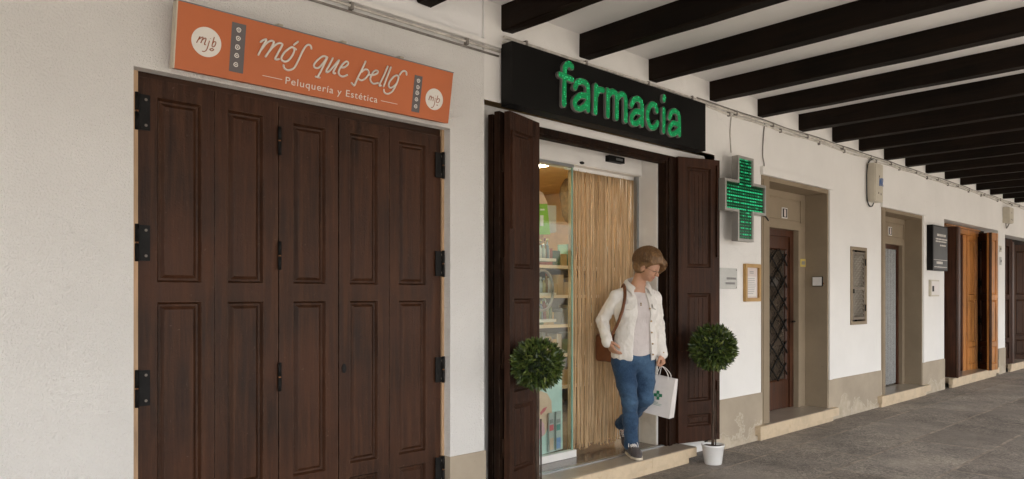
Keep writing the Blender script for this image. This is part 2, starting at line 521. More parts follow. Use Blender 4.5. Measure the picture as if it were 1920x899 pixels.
# ================================================================== large structure
# ---- ground
bm = nb()
quad(bm, ((-40, -5.3, 0), (60, -5.3, 0), (60, 0.6, 0), (-40, 0.6, 0)))
tag(obj('pavement', bm, M['ground']), 'worn grey stone slab pavement under the arcade', 'pavement', kind='structure')
bm = nb()
quad(bm, ((-250, -250, -0.12), (250, -250, -0.12), (250, -5.3, -0.12), (-250, -5.3, -0.12)))
quad(bm, ((-40, -5.3, -0.12), (60, -5.3, -0.12), (60, -5.3, 0), (-40, -5.3, 0)))
tag(obj('road', bm, M['street']), 'pale open street beside the arcade', 'road', kind='structure')

# ---- wall with its openings
NICHE = dict(salon=(1.038, 2.855, 0, 2.45, 0.065), shop=(3.135, 5.90, 0, 2.682, 0.10), d1=(6.752, 8.284, 0, 2.60, 0.25),
             d2=(9.84, 11.36, 0, 2.535, 0.22), win=(8.883, 9.36, 1.06, 1.994, 0.05), d3=(12.32, 15.30, 0, 2.56, 0.22), d4=(15.75, 18.75, 0, 2.52, 0.22))
CEIL = 3.33
bwall = empty('arcade_wall', (0, 0, 0), 'long white plastered house wall with tan base running along the arcade', 'wall')

def wall_sheet(x0, x1, z0, z1, holes, y=0.0):
    bm = nb()
    xs = sorted({x0, x1} | {h[k] for h in holes for k in (0, 1) if x0 < h[k] < x1})
    zs = sorted({z0, z1} | {h[k] for h in holes for k in (2, 3) if z0 < h[k] < z1})
    for a, b in zip(xs, xs[1:]):
        for c, d in zip(zs, zs[1:]):
            mx, mz = (a + b) / 2, (c + d) / 2
            if not any(h[0] < mx < h[1] and h[2] < mz < h[3] for h in holes):
                rect(bm, a, b, c, d, y)
    for h in holes:
        if not (x0 <= h[0] < x1): continue
        a, b, c, d, dp = h
        quad(bm, ((a, y, c), (a, y, d), (a, dp, d), (a, dp, c)))
        quad(bm, ((b, y, d), (b, y, c), (b, dp, c), (b, dp, d)))
        quad(bm, ((a, y, d), (b, y, d), (b, dp, d), (a, dp, d)))
        if c > z0 + 0.01:
            quad(bm, ((b, y, c), (a, y, c), (a, dp, c), (b, dp, c)))
    bmesh.ops.remove_doubles(bm, verts=bm.verts[:], dist=0.0005)
    return bm

XS = 3.20
obj('wall', wall_sheet(-8, XS - 0.065, 0, 3.0, [NICHE['salon']]), M['stucco'], bwall)
bm = wall_sheet(XS - 0.065, 34, 0, CEIL, [NICHE[k] for k in ('shop', 'd1', 'd2', 'win', 'd3', 'd4')])
# the back of the pharmacy niche, round the shop opening
for a in ((3.135, 3.55, 0, 2.682), (5.40, 5.90, 0, 2.682), (3.55, 5.40, 2.612, 2.682)):
    rect(bm, *a, 0.10)
obj('wall', bm, M['wall'], bwall)
bm = nb()      # smoother set-back strip above the stucco and the small ledge that carries the old pipe
rect(bm, -8, 3.135, 3.0, CEIL, 0.02)
quad(bm, ((-8, 0, 3.0), (3.135, 0, 3.0), (3.135, 0.02, 3.0), (-8, 0.02, 3.0)))
quad(bm, ((3.135, 0, 3.0), (3.135, 0, CEIL), (3.135, 0.02, CEIL), (3.135, 0.02, 3.0)))
obj('upper_wall', bm, M['ceil'], bwall)
bm = nb()
box(bm, -8, 3.262, -0.028, -0.001, 3.035, 3.062)
obj('ledge', bm, M['wall'], bwall, bevel=0.006)
# plinth: a coat of render a little proud of the wall, returned into the reveals
for i, (a, b, ra, rb) in enumerate(((-8, 1.038, 0, 0), (2.855, 3.135, 0.06, 0.085), (5.90, 6.752, 0.085, 0.2), (8.284, 9.84, 0.2, 0.2), (11.36, 12.32, 0.2, 0.2), (15.30, 15.75, 0.2, 0.2), (18.75, 34, 0.2, 0.2))):
    bm = nb()
    h = 0.415 if i == 1 else 0.46
    box(bm, a - (0.008 if ra else 0), b + (0.008 if rb else 0), -0.009, 0.06, -0.02, h)
    if i == 1:
        box(bm, 2.845, 2.86, 0.055, 0.064, -0.02, 0.41)
    obj('plinth', bm, M['plinth'], bwall, bevel=0.004)
# raised white bands round the two house doorways
for (a, b, c, d, e) in ((6.735, 8.36, 2.60, 2.70, 0.072), (9.82, 11.45, 2.535, 2.635, 0.075)):
    bm = nb()
    box(bm, a, b, -0.030, 0.01, c + 0.001, d - 0.02)
    box(bm, b - e, b, -0.016, 0.01, 0.46, c)
    obj('doorway_band', bm, M['wall'], bwall, bevel=0.006, seg=2)

# closed shell of the house behind the front wall
bm = nb()
quad(bm, ((-8, 6, 0), (34, 6, 0), (34, 6, CEIL), (-8, 6, CEIL)))
quad(bm, ((-8, 0, 0), (-8, 6, 0), (-8, 6, CEIL), (-8, 0, CEIL)))
quad(bm, ((34, 6, 0), (34, 0, 0), (34, 0, CEIL), (34, 6, CEIL)))
obj('rear_wall', bm, M['ceil'], bwall)

# ---- arcade roof: slab, unseen street beam and the dark joists
roof = empty('arcade_roof', (0, 0, CEIL), 'white arcade ceiling carried on a row of blackened wooden beams', 'ceiling')
bm = nb()
box(bm, -8, 34, -5.0, -0.001, CEIL, CEIL + 0.3)
box(bm, -8, 34, 0.0, 6.0, CEIL + 0.001, CEIL + 0.3)
obj('ceiling', bm, M['ceil'], roof)
bm = nb()
box(bm, -8, 34, -5.0, -4.7, 2.72, CEIL - 0.002)  # unseen outer beam, hung low to shade the upper wall
obj('unseen_street_beam', bm, M['ceil'], roof)
BX = [0.42, 1.2, 1.95, 2.60, 3.285, 4.059, 4.906, 5.814, 6.678, 7.551, 8.382, 9.133, 9.929, 10.687, 11.49, 12.337, 13.092, 13.95, 14.767]
while BX[-1] < 24: BX.append(BX[-1] + 0.82)
rng = random.Random(4)
for x in BX:
    bm = nb()
    wd = 0.112 + rng.uniform(-0.008, 0.01)
    z0 = 3.16 + rng.uniform(-0.006, 0.004)
    n = 14
    rings = []
    for k in range(n + 1):                      # hewn: edges wander a few millimetres
        y = -0.0015 - k * 4.68 / n
        rings.append([bm.verts.new((x + dx + rng.uniform(-.003, .003), y, z + rng.uniform(-.0035, .0035) * (z < 3.3)))
                      for dx, z in ((0, z0 + 0.008), (0.008, z0), (wd - 0.008, z0), (wd, z0 + 0.008), (wd, CEIL - 0.001), (0, CEIL - 0.001))])
    for a, b in zip(rings, rings[1:]):
        for k in range(6):
            bm.faces.new((a[k], a[(k + 1) % 6], b[(k + 1) % 6], b[k]))
    bm.faces.new(rings[0][::-1]); bm.faces.new(rings[-1])
    bmesh.ops.recalc_face_normals(bm, faces=bm.faces[:])
    obj('beam', bm, M['beam'], roof)

# ================================================================== panelled timber leaf
def panel_leaf(bm, x0, x1, z0, z1, yf, yb, panels, T=None, boards=0, rings=((0, 0), (0.004, 0.006), (0.011, 0.021), (0.020, 0.022), (0.036, 0.010))):
    """one door leaf: front face with moulded raised panels, plain back; boards > 0 cuts vertical grooves in the fields"""
    V = (lambda p: bm.verts.new(Vector(p))) if T is None else (lambda p: bm.verts.new(T @ Vector(p)))
    F = lambda ps: bm.faces.new([V(p) for p in ps])
    xs = sorted({x0, x1} | {p[k] for p in panels for k in (0, 1)})
    zs = sorted({z0, z1} | {p[k] for p in panels for k in (2, 3)})
    for a, b in zip(xs, xs[1:]):
        for c, d in zip(zs, zs[1:]):
            if not any(p[0] < (a + b) / 2 < p[1] and p[2] < (c + d) / 2 < p[3] for p in panels):
                F(((a, yf, c), (b, yf, c), (b, yf, d), (a, yf, d)))
    for (a, b, c, d) in panels:
        for (i0, d0), (i1, d1) in zip(rings, rings[1:]):
            o = [(a + i0, yf + d0, c + i0), (b - i0, yf + d0, c + i0), (b - i0, yf + d0, d - i0), (a + i0, yf + d0, d - i0)]
            n = [(a + i1, yf + d1, c + i1), (b - i1, yf + d1, c + i1), (b - i1, yf + d1, d - i1), (a + i1, yf + d1, d - i1)]
            for k in range(4):
                F((o[k], o[(k + 1) % 4], n[(k + 1) % 4], n[k]))
        i, dd = rings[-1]
        a, b, c, d = a + i, b - i, c + i, d - i
        y = yf + dd
        if not boards:
            F(((a, y, c), (b, y, c), (b, y, d), (a, y, d)))
        else:
            wb = (b - a) / boards
            g = 0.003
            for k in range(boards):
                p, q = a + k * wb, a + (k + 1) * wb
                l = p + (g if k else 0); r = q - (g if k < boards - 1 else 0)
                F(((l, y, c), (r, y, c), (r, y, d), (l, y, d)))
                if k < boards - 1:
                    F(((r, y, c), (q, y + .006, c), (q, y + .006, d), (r, y, d)))
                    F(((q, y + .006, c), (q + g, y, c), (q + g, y, d), (q, y + .006, d)))
    F(((x1, yb, z0), (x0, yb, z0), (x0, yb, z1), (x1, yb, z1)))
    F(((x0, yb, z0), (x0, yf, z0), (x0, yf, z1), (x0, yb, z1)))
    F(((x1, yf, z0), (x1, yb, z0), (x1, yb, z1), (x1, yf, z1)))
    F(((x0, yf, z1), (x1, yf, z1), (x1, yb, z1), (x0, yb, z1)))
    F(((x0, yb, z0), (x1, yb, z0), (x1, yf, z0), (x0, yf, z0)))
    return bm

def hinge(parent, x, y, z, h, w0, w1, pin=0.0, T=None):
    """black iron butt hinge: a plate from x+w0 to x+w1, a knuckle at x, screw heads"""
    bm = nb()
    box(bm, x + w0, x + w1, y - 0.005, y, z - h / 2, z + h / 2, 0, T)
    q = [(x, y - 0.010, z - h / 2 - 0.004), (x, y - 0.010, z - 0.004)], [(x, y - 0.010, z + 0.004), (x, y - 0.010, z + h / 2 + 0.004)]
    for s in q:
        tube(bm, [Vector(p) if T is None else T @ Vector(p) for p in s], 0.0095, 8)
    p = [(x, y - 0.010, z - 0.005), (x, y - 0.010, z + 0.005)]
    tube(bm, [Vector(v) if T is None else T @ Vector(v) for v in p], 0.007, 8, 1)
    if abs(w1 - w0) > 0.04:
        for k in (-1, 1):
            c = Vector(((x + w1 - math.copysign(0.018, w1)), y - 0.0065, z + k * h * 0.36))
            s = [c + Vector((0.007 * math.cos(t), 0, 0.007 * math.sin(t))) for t in [i * math.pi / 4 for i in range(8)]]
            if T is not None: s = [T @ v for v in s]
            f = bm.faces.new([bm.verts.new(v) for v in s]); f.material_index = 2
    return obj('hinge', bm, [M['iron'], M['rust'], M['screw']], parent)

# ================================================================== hairdresser's folding door
YD = 0.07
salon = empty('folding_door', (1.96, YD, 0), 'closed dark brown panelled folding door under the orange sign', 'door')
bm = nb()
box(bm, 1.075, 2.838, YD + 0.012, YD + 0.07, 2.412, 2.455)
obj('head_rail', bm, M['doorh'], salon, bevel=0.004)
bm = nb()
box(bm, 1.0395, 1.0735, YD - 0.012, YD + 0.06, 0.0, 2.449)
box(bm, 2.839, 2.853, YD - 0.012, YD + 0.06, 0.415, 2.449)
obj('jamb_strip', bm, M['rawwood'], salon, bevel=0.002)
bm = nb()
box(bm, 1.040, 2.838, YD + 0.07, YD + 0.12, 0.0, 2.46)
obj('door_backing', bm, M['dark'], salon)
pxs = [(258, 402), (403, 521.5), (523.5, 634), (636, 729.5), (730.5, 826)]
ups = [(295, 378), (427, 494), (550, 611), (656, 709), (748, 799)]
TOPS, MIDT, MIDB, LOWB, BOT = 2.335, 1.478, 1.385, 0.45, 0.03
for i, ((a, b), (p, q)) in enumerate(zip(pxs, ups)):
    X0, X1 = W(a, 500, YD)[0], W(b, 500, YD)[0]
    P0, P1 = W(p, 500, YD)[0], W(q, 500, YD)[0]
    bm = nb()
    lo = LOWB + 0.015 * (i > 2)
    panel_leaf(bm, X0, X1, BOT, 2.408 + (0.02 if i < 2 else 0), YD, YD + 0.045,
               [(P0, P1, MIDT, TOPS + 0.01 * (i < 2)), (P0, P1, lo, MIDB), (P0, P1, 0.12, lo - 0.075)])
    lf = obj('leaf', bm, M['door'], salon, bevel=0.0025)
    if i == 0:
        for y in (211, 456, 728):
            hinge(lf, W(258, 500, YD)[0] - 0.006, YD - 0.002, W(267, y, YD)[1], 0.165, -0.012, 0.058)
    if i == 1:
        for y in (265, 480, 707):
            hinge(lf, W(522.5, 500, YD)[0], YD - 0.002, W(522, y, YD)[1], 0.14, -0.006, 0.004)
    if i == 3:
        kx, kz = W(645, 691, YD)
        bm = nb()
        pl = [(kx + 0.014 * math.cos(t), kz + 0.027 * math.sin(t)) for t in [k * math.pi / 8 for k in range(16)]]
        prism(bm, pl, YD - 0.004, YD)
        pl = [(kx + 0.0045 * math.cos(t), kz + 0.009 * math.sin(t)) for t in [k * math.pi / 4 for k in range(8)]]
        prism(bm, pl, YD - 0.006, YD - 0.003, 1)
        obj('keyhole_plate', bm, [M['iron'], M['dark']], lf)
    if i == 4:
        for y in (311, 495, 693, 880):
            hinge(lf, 2.838, YD - 0.012, W(823, y, YD)[1], 0.155, -0.055, 0.010)

# ================================================================== pharmacy front
FLOOR = 0.13
YF, YG = 0.10, 0.35       # timber frame plane, sliding-door plane
step = empty('doorstep', (4.5, -0.11, 0), 'cream stone double step in front of the pharmacy entrance', 'step')
cuts = [3.45, 4.06, 4.80, 5.432]
bm = nb()
for a, b in zip(cuts, cuts[1:]):
    box(bm, a + 0.0015, b - 0.0015, -0.115, 0.095, 0.052, FLOOR - 0.004)
obj('riser_slab', bm, M['stone'], step, bevel=0.008, seg=2)
bm = nb()
for a, b in zip([3.45, 3.80, 4.15, 4.62, 5.432], [3.80, 4.15, 4.62, 5.432]):
    box(bm, a + 0.001, b - 0.001, -0.108, 0.095, FLOOR - 0.003, FLOOR)
obj('tread', bm, M['tread'], step)
bm = nb()
for a, b in zip([3.45, 4.2, 4.72, 5.35], [4.2, 4.72, 5.35]):
    box(bm, a + 0.001, b - 0.001, -0.092, 0.09, -0.02, 0.052)
obj('base_course', bm, M['stone'], step, bevel=0.005)

shop = empty('shop_entrance', (4.45, YF, 0), 'brown timber framed pharmacy entrance with white automatic door header', 'entrance')
bm = nb()
box(bm, 3.55, 5.40, 0.075, 0.16, 2.565, 2.61)
box(bm, 5.262, 5.40, 0.075, 0.16, FLOOR, 2.564)
box(bm, 3.55, 3.69, 0.075, 0.16, FLOOR, 2.564)
box(bm, 5.285, 5.33, 0.060, 0.0745, FLOOR, 2.59)
box(bm, 3.69, 5.262, 0.090, 0.15, 2.543, 2.5645)
obj('frame', bm, M['shutd'], shop, bevel=0.004)
bm = nb()
box(bm, 3.69, 5.262, 0.1605, YG + 0.2, 2.595, 2.63)
obj('soffit', bm, mat('painted_soffit', (0.20, 0.165, 0.14), 0.6, var=0.2), shop)
bm = nb()
box(bm, 5.245, 5.35, 0.1605, 0.62, FLOOR + 0.001, 2.594)
obj('reveal', bm, M['alu'], shop, bevel=0.004)
bm = nb()
box(bm, 3.60, 3.70, 0.1605, 0.62, FLOOR + 0.001, 2.594)
obj('reveal', bm, M['alu'], shop, bevel=0.004)
bm = nb()
box(bm, 5.236, 5.2445, 0.165, YG - 0.02, FLOOR + 0.001, 0.40)
obj('marble_skirting', bm, stone_mat('pale_marble', (0.62, 0.57, 0.48), 0.3, 0.45), shop)
bm = nb()
box(bm, 3.70, 5.244, YG - 0.03, YG + 0.16, 2.452, 2.594)
box(bm, 3.70, 5.225, YG - 0.042, YG - 0.0305, 2.458, 2.515)
hd = obj('door_header', bm, M['alu'], shop, bevel=0.004)
bm = nb()
cx, cz = W(1155, 305, YG - 0.05)
box(bm, cx - 0.115, cx + 0.085, YG - 0.075, YG - 0.0305, cz - 0.004, cz + 0.045)
obj('motion_sensor', bm, M['black'], hd, bevel=0.008, seg=2)
bm = nb()
box(bm, cx - 0.03, cx + 0.055, YG - 0.078, YG - 0.0755, cz + 0.012, cz + 0.030)
obj('sensor_window', bm, M['steel'], hd)
bm = nb()
cx, cz = W(1090, 306, YG - 0.04)
lathe_pts = [(cx + 0.024 * math.cos(t), cz + 0.011 * math.sin(t)) for t in [k * math.pi / 8 for k in range(16)]]
prism(bm, lathe_pts, YG - 0.052, YG - 0.0305)
obj('header_lock', bm, M['iron'], hd)
bm = nb()
box(bm, 3.46, 5.262, 0.096, 0.135, FLOOR, FLOOR + 0.006)
obj('floor_rail', bm, M['rail'], shop)
bm = nb()
rect_y = [(3.5, 0.135), (5.244, 0.135), (5.244, 0.62), (3.5, 0.62)]
bm.faces.new([bm.verts.new((x, y, FLOOR)) for x, y in rect_y])
obj('lobby_floor', bm, M['granite'], shop)
bm = nb()
box(bm, 3.70, 4.395, YG - 0.025, YG + 0.025, FLOOR + 0.002, 0.187)
obj('glass_base', bm, M['alu'], shop, bevel=0.004)
gx = W(1073, 600, YG)[0]
bm = nb()
box(bm, 3.70, gx - 0.012, YG - 0.005, YG + 0.005, 0.188, 2.451)
gp = obj('glass_panel', bm, M['glass'], shop)
bm = nb()
box(bm, gx - 0.0115, gx + 0.004, YG - 0.0055, YG + 0.0055, 0.188, 2.451)
obj('glass_edge', bm, M['glassedge'], gp)
bm = nb()
box(bm, 3.70, gx, YG - 0.02, YG + 0.02, 2.43, 2.4515)
obj('glass_top_rail', bm, M['steel'], shop)
bm = nb()
box(bm, 5.212, 5.2445, YG + 0.0, YG + 0.03, FLOOR + 0.002, 2.4515)
obj('door_guide', bm, M['steel'], shop)

# ---- string curtain
cur = empty('string_curtain', (4.8, YG + 0.06, 2.45), 'straw coloured string door curtain hanging in the pharmacy doorway', 'curtain')
bm = nb()
box(bm, gx - 0.01, 5.24, YG + 0.045, YG + 0.075, 2.425, 2.4515)
obj('curtain_rail', bm, M['alu'], cur)
mc = []
for k, c in enumerate(((0.62, 0.435, 0.245), (0.53, 0.36, 0.195), (0.68, 0.50, 0.30))):
    mc.append(mat('straw_string_%s' % ('a', 'b', 'c')[k], c, 0.75, var=0.25, vs=5, stretch=(30, 30, 2), bs=260, bst=0.4))
rng = random.Random(11)
NS = 98
for i in range(NS):
    u = (i + rng.uniform(-0.35, 0.35)) / NS
    x = gx + 0.038 + u * (5.232 - gx - 0.036)
    r = rng.uniform(0.0034, 0.0050)
    y = YG + 0.06 + rng.uniform(-0.012, 0.012)
    # near the floor strands gather in tufts, leaving gaps
    tuft = round(u * 30) / 30 * (5.232 - gx) + gx
    pull = rng.uniform(0.25, 0.75)
    zb = FLOOR + 0.035 + rng.uniform(0, 0.05)
    pts = []
    for k in range(13):
        t = k / 12
        z = 2.44 + (zb - 2.44) * t
        s = max(0, (t - 0.45) / 0.55)
        xx = x + (tuft - x) * pull * s + rng.uniform(-.0012, .0012) * (1 + 3 * s) + 0.003 * math.sin(9 * t + i)
        pts.append((xx, y + rng.uniform(-.002, .002) * (1 + 2 * s), z))
    # frayed end
    if rng.random() < 0.6:
        d = rng.choice((-1, 1)) * rng.uniform(0.006, 0.016)
        pts.append((pts[-1][0] + d, y - 0.004, zb - 0.014))
    bm = nb()
    tube(bm, pts, r, 5)
    obj('strand', bm, rng.choice(mc), cur)
bm = nb()                                   # the thinner strings between and behind the bold ones
for i in range(100):
    x = gx + 0.038 + (5.232 - gx - 0.036) * (i + rng.random()) / 100
    tuft = round((x - gx) / (5.232 - gx) * 30) / 30 * (5.232 - gx) + gx
    zb = FLOOR + 0.04 + rng.uniform(0, 0.08)
    pull = rng.uniform(0.2, 0.8)
    pts = []
    for k in range(9):
        t = k / 8
        s = max(0, (t - 0.5) / 0.5)
        pts.append((x + (tuft - x) * pull * s + rng.uniform(-.001, .001), YG + 0.074 + rng.uniform(-.004, .004), 2.44 + (zb - 2.44) * t))
    tube(bm, pts, rng.uniform(0.0028, 0.0042), 4, rng.randrange(3))
tag(obj('thin_strands', bm, mc, cur), kind='stuff')

# ---- folding shutters: a packet of leaves on either side of the opening
def leaf_T(p, q):
    d = Vector((q[0] - p[0], q[1] - p[1], 0))
    a = math.atan2(d.y, d.x)
    return Matrix.Translation((p[0], p[1], 0)) @ Matrix.Rotation(a, 4, 'Z'), d.length

ZB, ZT = 0.137, 2.612
lsh = empty('folded_shutter', (3.3, -0.05, ZB), 'dark brown folded shutter packet left of the pharmacy door, behind the topiary', 'shutter')
T, L_ = leaf_T((3.263, -0.105), (3.646, 0.002))
bm = nb()
zz = lambda y: W(980, y, -0.05)[1]
panel_leaf(bm, 0, L_, ZB, ZT, 0, 0.042, [(0.055, L_ - 0.085, zz(505), 2.50), (0.055, L_ - 0.085, 0.78, zz(560)), (0.055, L_ - 0.085, 0.26, 0.70)], T, boards=3)
fl = obj('leaf', bm, M['shut'], lsh, bevel=0.002)
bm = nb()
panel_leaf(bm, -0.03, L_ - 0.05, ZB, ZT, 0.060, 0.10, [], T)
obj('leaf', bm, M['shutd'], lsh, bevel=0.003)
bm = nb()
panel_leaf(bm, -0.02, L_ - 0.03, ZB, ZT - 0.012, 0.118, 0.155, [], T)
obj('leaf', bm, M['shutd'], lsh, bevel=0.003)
bm = nb()
box(bm, 0.012, 0.034, -0.016, -0.0005, zz(433), 2.49, 0, T)
obj('cover_strip', bm, M['shut'], fl, bevel=0.004)
for z in (2.28, 1.6, 1.0, 0.42):
    bm = nb()
    tube(bm, [T @ Vector((-0.008, 0.05, z - 0.06)), T @ Vector((-0.008, 0.05, z + 0.06))], 0.009, 8)
    obj('hinge', bm, M['shutd'], fl)

rsh = empty('folded_shutter', (5.6, -0.02, ZB), 'dark brown folded shutter packet right of the pharmacy door, behind the potted tree', 'shutter')
P, Q = (5.395, 0.042), (5.835, -0.092)
T, L_ = leaf_T(P, Q)
zz = lambda y: W(1310, y, 0.0)[1]
bm = nb()
panel_leaf(bm, 0, L_, ZB, ZT, 0, 0.042, [(0.095, L_ - 0.10, zz(503), 2.53), (0.095, L_ - 0.10, zz(752), zz(550)), (0.095, L_ - 0.10, 0.27, zz(775))], T, boards=4)
fl = obj('leaf', bm, M['shut'], rsh, bevel=0.002)
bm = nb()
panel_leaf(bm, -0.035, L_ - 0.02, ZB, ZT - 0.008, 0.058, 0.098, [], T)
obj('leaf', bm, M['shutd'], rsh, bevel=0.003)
bm = nb()
box(bm, L_ - 0.045, L_ - 0.02, -0.018, -0.0005, W(1340, 350, -.1)[1] - 0.62, ZT - 0.05, 0, T)
obj('cover_strip', bm, M['shut'], fl, bevel=0.004)
bm = nb()
box(bm, L_ - 0.045, L_ - 0.02, -0.018, -0.0005, 0.19, 0.66, 0, T)
obj('cover_strip', bm, M['shut'], fl, bevel=0.004)
for z in (2.28, 1.65, 1.02, 0.4):
    bm = nb()
    tube(bm, [T @ Vector((-0.012, 0.05, z - 0.06)), T @ Vector((-0.012, 0.05, z + 0.06))], 0.010, 8)
    tube(bm, [T @ Vector((-0.012, 0.05, z - 0.005)), T @ Vector((-0.012, 0.05, z + 0.005))], 0.012, 8, 1)
    obj('hinge', bm, [M['iron'], M['rust']], fl)

# ================================================================== pharmacy interior
room = empty('shop_room', (5.5, 2.5, FLOOR), 'warm lit pharmacy room seen through the glass and curtain', 'room')
bm = nb()
x0, x1, y0, y1, z0, z1 = 3.2, 8.4, 0.62, 4.6, FLOOR, 3.0
warm = mat('ochre_room_wall', (0.62, 0.42, 0.20), 0.8)
quad(bm, ((x0, y1, z0), (x1, y1, z0), (x1, y1, z1), (x0, y1, z1)))
quad(bm, ((x0, y0, z0), (x0, y1, z0), (x0, y1, z1), (x0, y0, z1)))
quad(bm, ((x1, y1, z0), (x1, y0, z0), (x1, y0, z1), (x1, y1, z1)))
for a in ((x0, 3.605, z0, z1), (5.345, x1, z0, z1), (3.605, 5.345, 2.6, z1)):
    rect(bm, *a, y0)
quad(bm, ((3.55, 0.11, 2.66), (5.40, 0.11, 2.66), (5.40, y0, 2.66), (3.55, y0, 2.66)))
quad(bm, ((3.55, 0.11, 0), (3.55, 0.11, 2.66), (3.55, y0, 2.66), (3.55, y0, 0)))
quad(bm, ((5.40, 0.11, 0), (5.40, 0.11, 2.66), (5.40, y0, 2.66), (5.40, y0, 0)))
obj('room_wall', bm, warm, room)
bm = nb()
quad(bm, ((x0, y0, z0), (x1, y0, z0), (x1, y1, z0), (x0, y1, z0)))
obj('room_floor', bm, M['granite'], room)
bm = nb()
quad(bm, ((x0, y0, z1), (x1, y0, z1), (x1, y1, z1), (x0, y1, z1)))
obj('room_ceiling', bm, warm, room)
lampm = emit(mat('ceiling_lamp_glow', (0.9, 0.8, 0.6), 0.5, bst=0), (1.0, 0.89, 0.72), 28)
for i, (lx, ly) in enumerate(((4.3, 1.3), (6.2, 2.6), (5.0, 3.4))):
    ln = empty('ceiling_lamp', (lx, ly, 2.98), ('square warm ceiling lamp just inside the pharmacy glass', 'square warm ceiling lamp at the back right of the pharmacy', 'square warm ceiling lamp at the back of the pharmacy')[i], 'lamp', 'ceiling lamps in the pharmacy')
    bm = nb(); box(bm, lx - .22, lx + .22, ly - .22, ly + .22, 2.975, 2.998)
    obj('lamp_frame', bm, M['alu'], ln)
    bm = nb(); box(bm, lx - .19, lx + .19, ly - .19, ly + .19, 2.965, 2.9745)
    obj('diffuser', bm, lampm, ln)

green = mat('lime_green_board', (0.20, 0.46, 0.02), 0.5)
skinp = mat('printed_skin', (0.66, 0.43, 0.32), 0.6)
pinkp = mat('printed_pink', (0.68, 0.36, 0.42), 0.6)
lipp = mat('printed_lips', (0.58, 0.12, 0.14), 0.6)
tealp = mat('pale_teal_board', (0.50, 0.62, 0.60), 0.5)
greyp = mat('pale_grey_board', (0.42, 0.43, 0.42), 0.5)
bottm = [mat('bottle_%s' % n, c, 0.15, spec=0.6, bst=0) for n, c in (('clear', (0.50, 0.53, 0.51)), ('amber', (0.30, 0.19, 0.09)), ('green', (0.16, 0.24, 0.13)), ('yellow', (0.46, 0.42, 0.22)), ('white', (0.66, 0.66, 0.64)), ('red', (0.30, 0.10, 0.09)), ('blue', (0.22, 0.28, 0.33)))]

def X_at(px, Y): return W(px, 500, Y)[0]
# shelf tower right behind the glass
YS = 0.66
sx0, sx1 = X_at(985, YS), X_at(1043, YS)
tw = empty('shelf_tower', (sx0, YS, FLOOR), 'narrow white shelf tower with lime green back just behind the pharmacy glass', 'shelf')
bm = nb()
box(bm, sx0, sx1 + 0.03, YS + 0.26, YS + 0.275, FLOOR, W(1020, 380, YS)[1])
obj('back_panel', bm, green, tw)
shelf_z = [W(1020, y, YS)[1] for y in (487, 548 + 4, 602)]
for z in shelf_z:
    bm = nb()
    box(bm, sx0, sx1, YS, YS + 0.255, z - 0.012, z + 0.012)
    obj('shelf', bm, M['alu'], tw, bevel=0.003)
bm = nb()
box(bm, sx0, sx0 + .02, YS + 0.0, YS + 0.255, FLOOR, W(1020, 460, YS)[1])
obj('side_post', bm, M['alu'], tw)
rng = random.Random(3)
pal = [('clear', 0), ('amber', 1), ('green', 2), ('yellow', 3), ('white', 4), ('red', 5), ('blue', 6)]
def bottle(x, y, z, h, r, k, lab, grp):
    t = empty('bottle', (x, y, z), lab, 'bottle', grp)
    bm = nb()
    lathe(bm, (x, y, z), [(0, 0), (r, 0), (r, h * .62), (r * .45, h * .76), (r * .4, h * .84), (0, h * .84)], 10)
    obj('bottle_body', bm, bottm[k], t)
    bm = nb()
    lathe(bm, (x, y, z), [(0, h * .842), (r * .55, h * .842), (r * .55, h), (0, h)], 10)
    obj('cap', bm, bottm[(k + 4) % 7], t)
names = ['clear', 'amber', 'dark green', 'pale yellow', 'white', 'red', 'blue']
rows = ['upper', 'middle', 'lower']
for s, z in enumerate(shelf_z):
    for j in range(10):
        k = rng.choice((0, 0, 4, 4, 3, 2, 6, 1, 5))
        bottle(sx0 + 0.13 + j * (sx1 - sx0 - 0.15) / 9, YS + 0.05 + rng.uniform(0, .03), z + 0.0125, rng.uniform(.12, .18), rng.uniform(.012, .019), k,
               'small %s bottle on the %s shelf of the lime green shelf tower' % (names[k], rows[s]), '%s bottles on the %s tower shelf' % (names[k], rows[s]))
# round mirror ring on the tower
bm = nb()
cx, cz = W(1018, 545, YS - 0.03)
tube(bm, [(cx + 0.12 * math.cos(t), YS - 0.03, cz + 0.165 * math.sin(t)) for t in [k * math.pi / 16 for k in range(33)]], 0.012, 8)
tag(obj('ring_stand', bm, M['steel'], smooth=True), 'grey oval ring frame leaning on the white shelves behind the glass', 'frame')
# green and grey hanging board above it
bd = empty('advert_board', (sx0, YS - .05, 1.6), 'green and grey advertising board hanging above the bottles behind the glass', 'board')
def Wz(px, py, Y): return W(px, py, Y)
def flat_board(name, pts, Y, m, parent, th=0.008):
    bm = nb()
    prism(bm, [W(x, y, Y) for x, y in pts][::-1], Y, Y + th)
    return obj(name, bm, m, parent)
flat_board('green_panel', [(985, 383), (1026, 383), (1032, 440), (985, 440)], YS - 0.05, green, bd)
flat_board('grey_panel', [(1026, 385), (1043, 386), (1043, 436), (1032, 438)], YS - 0.05, greyp, bd)
flat_board('round_top', [(985, 383), (985, 358), (1005, 355), (1018, 362), (1027, 382)], YS - 0.049, skinp, bd)
for (a, b, c, d) in ((1013, 392, 1021, 395), (1013, 404, 1019, 424)):
    flat_board('print_mark', [(a, b), (c, b), (c, d), (a, d)], YS - 0.0535, M['paper'], bd, 0.003)
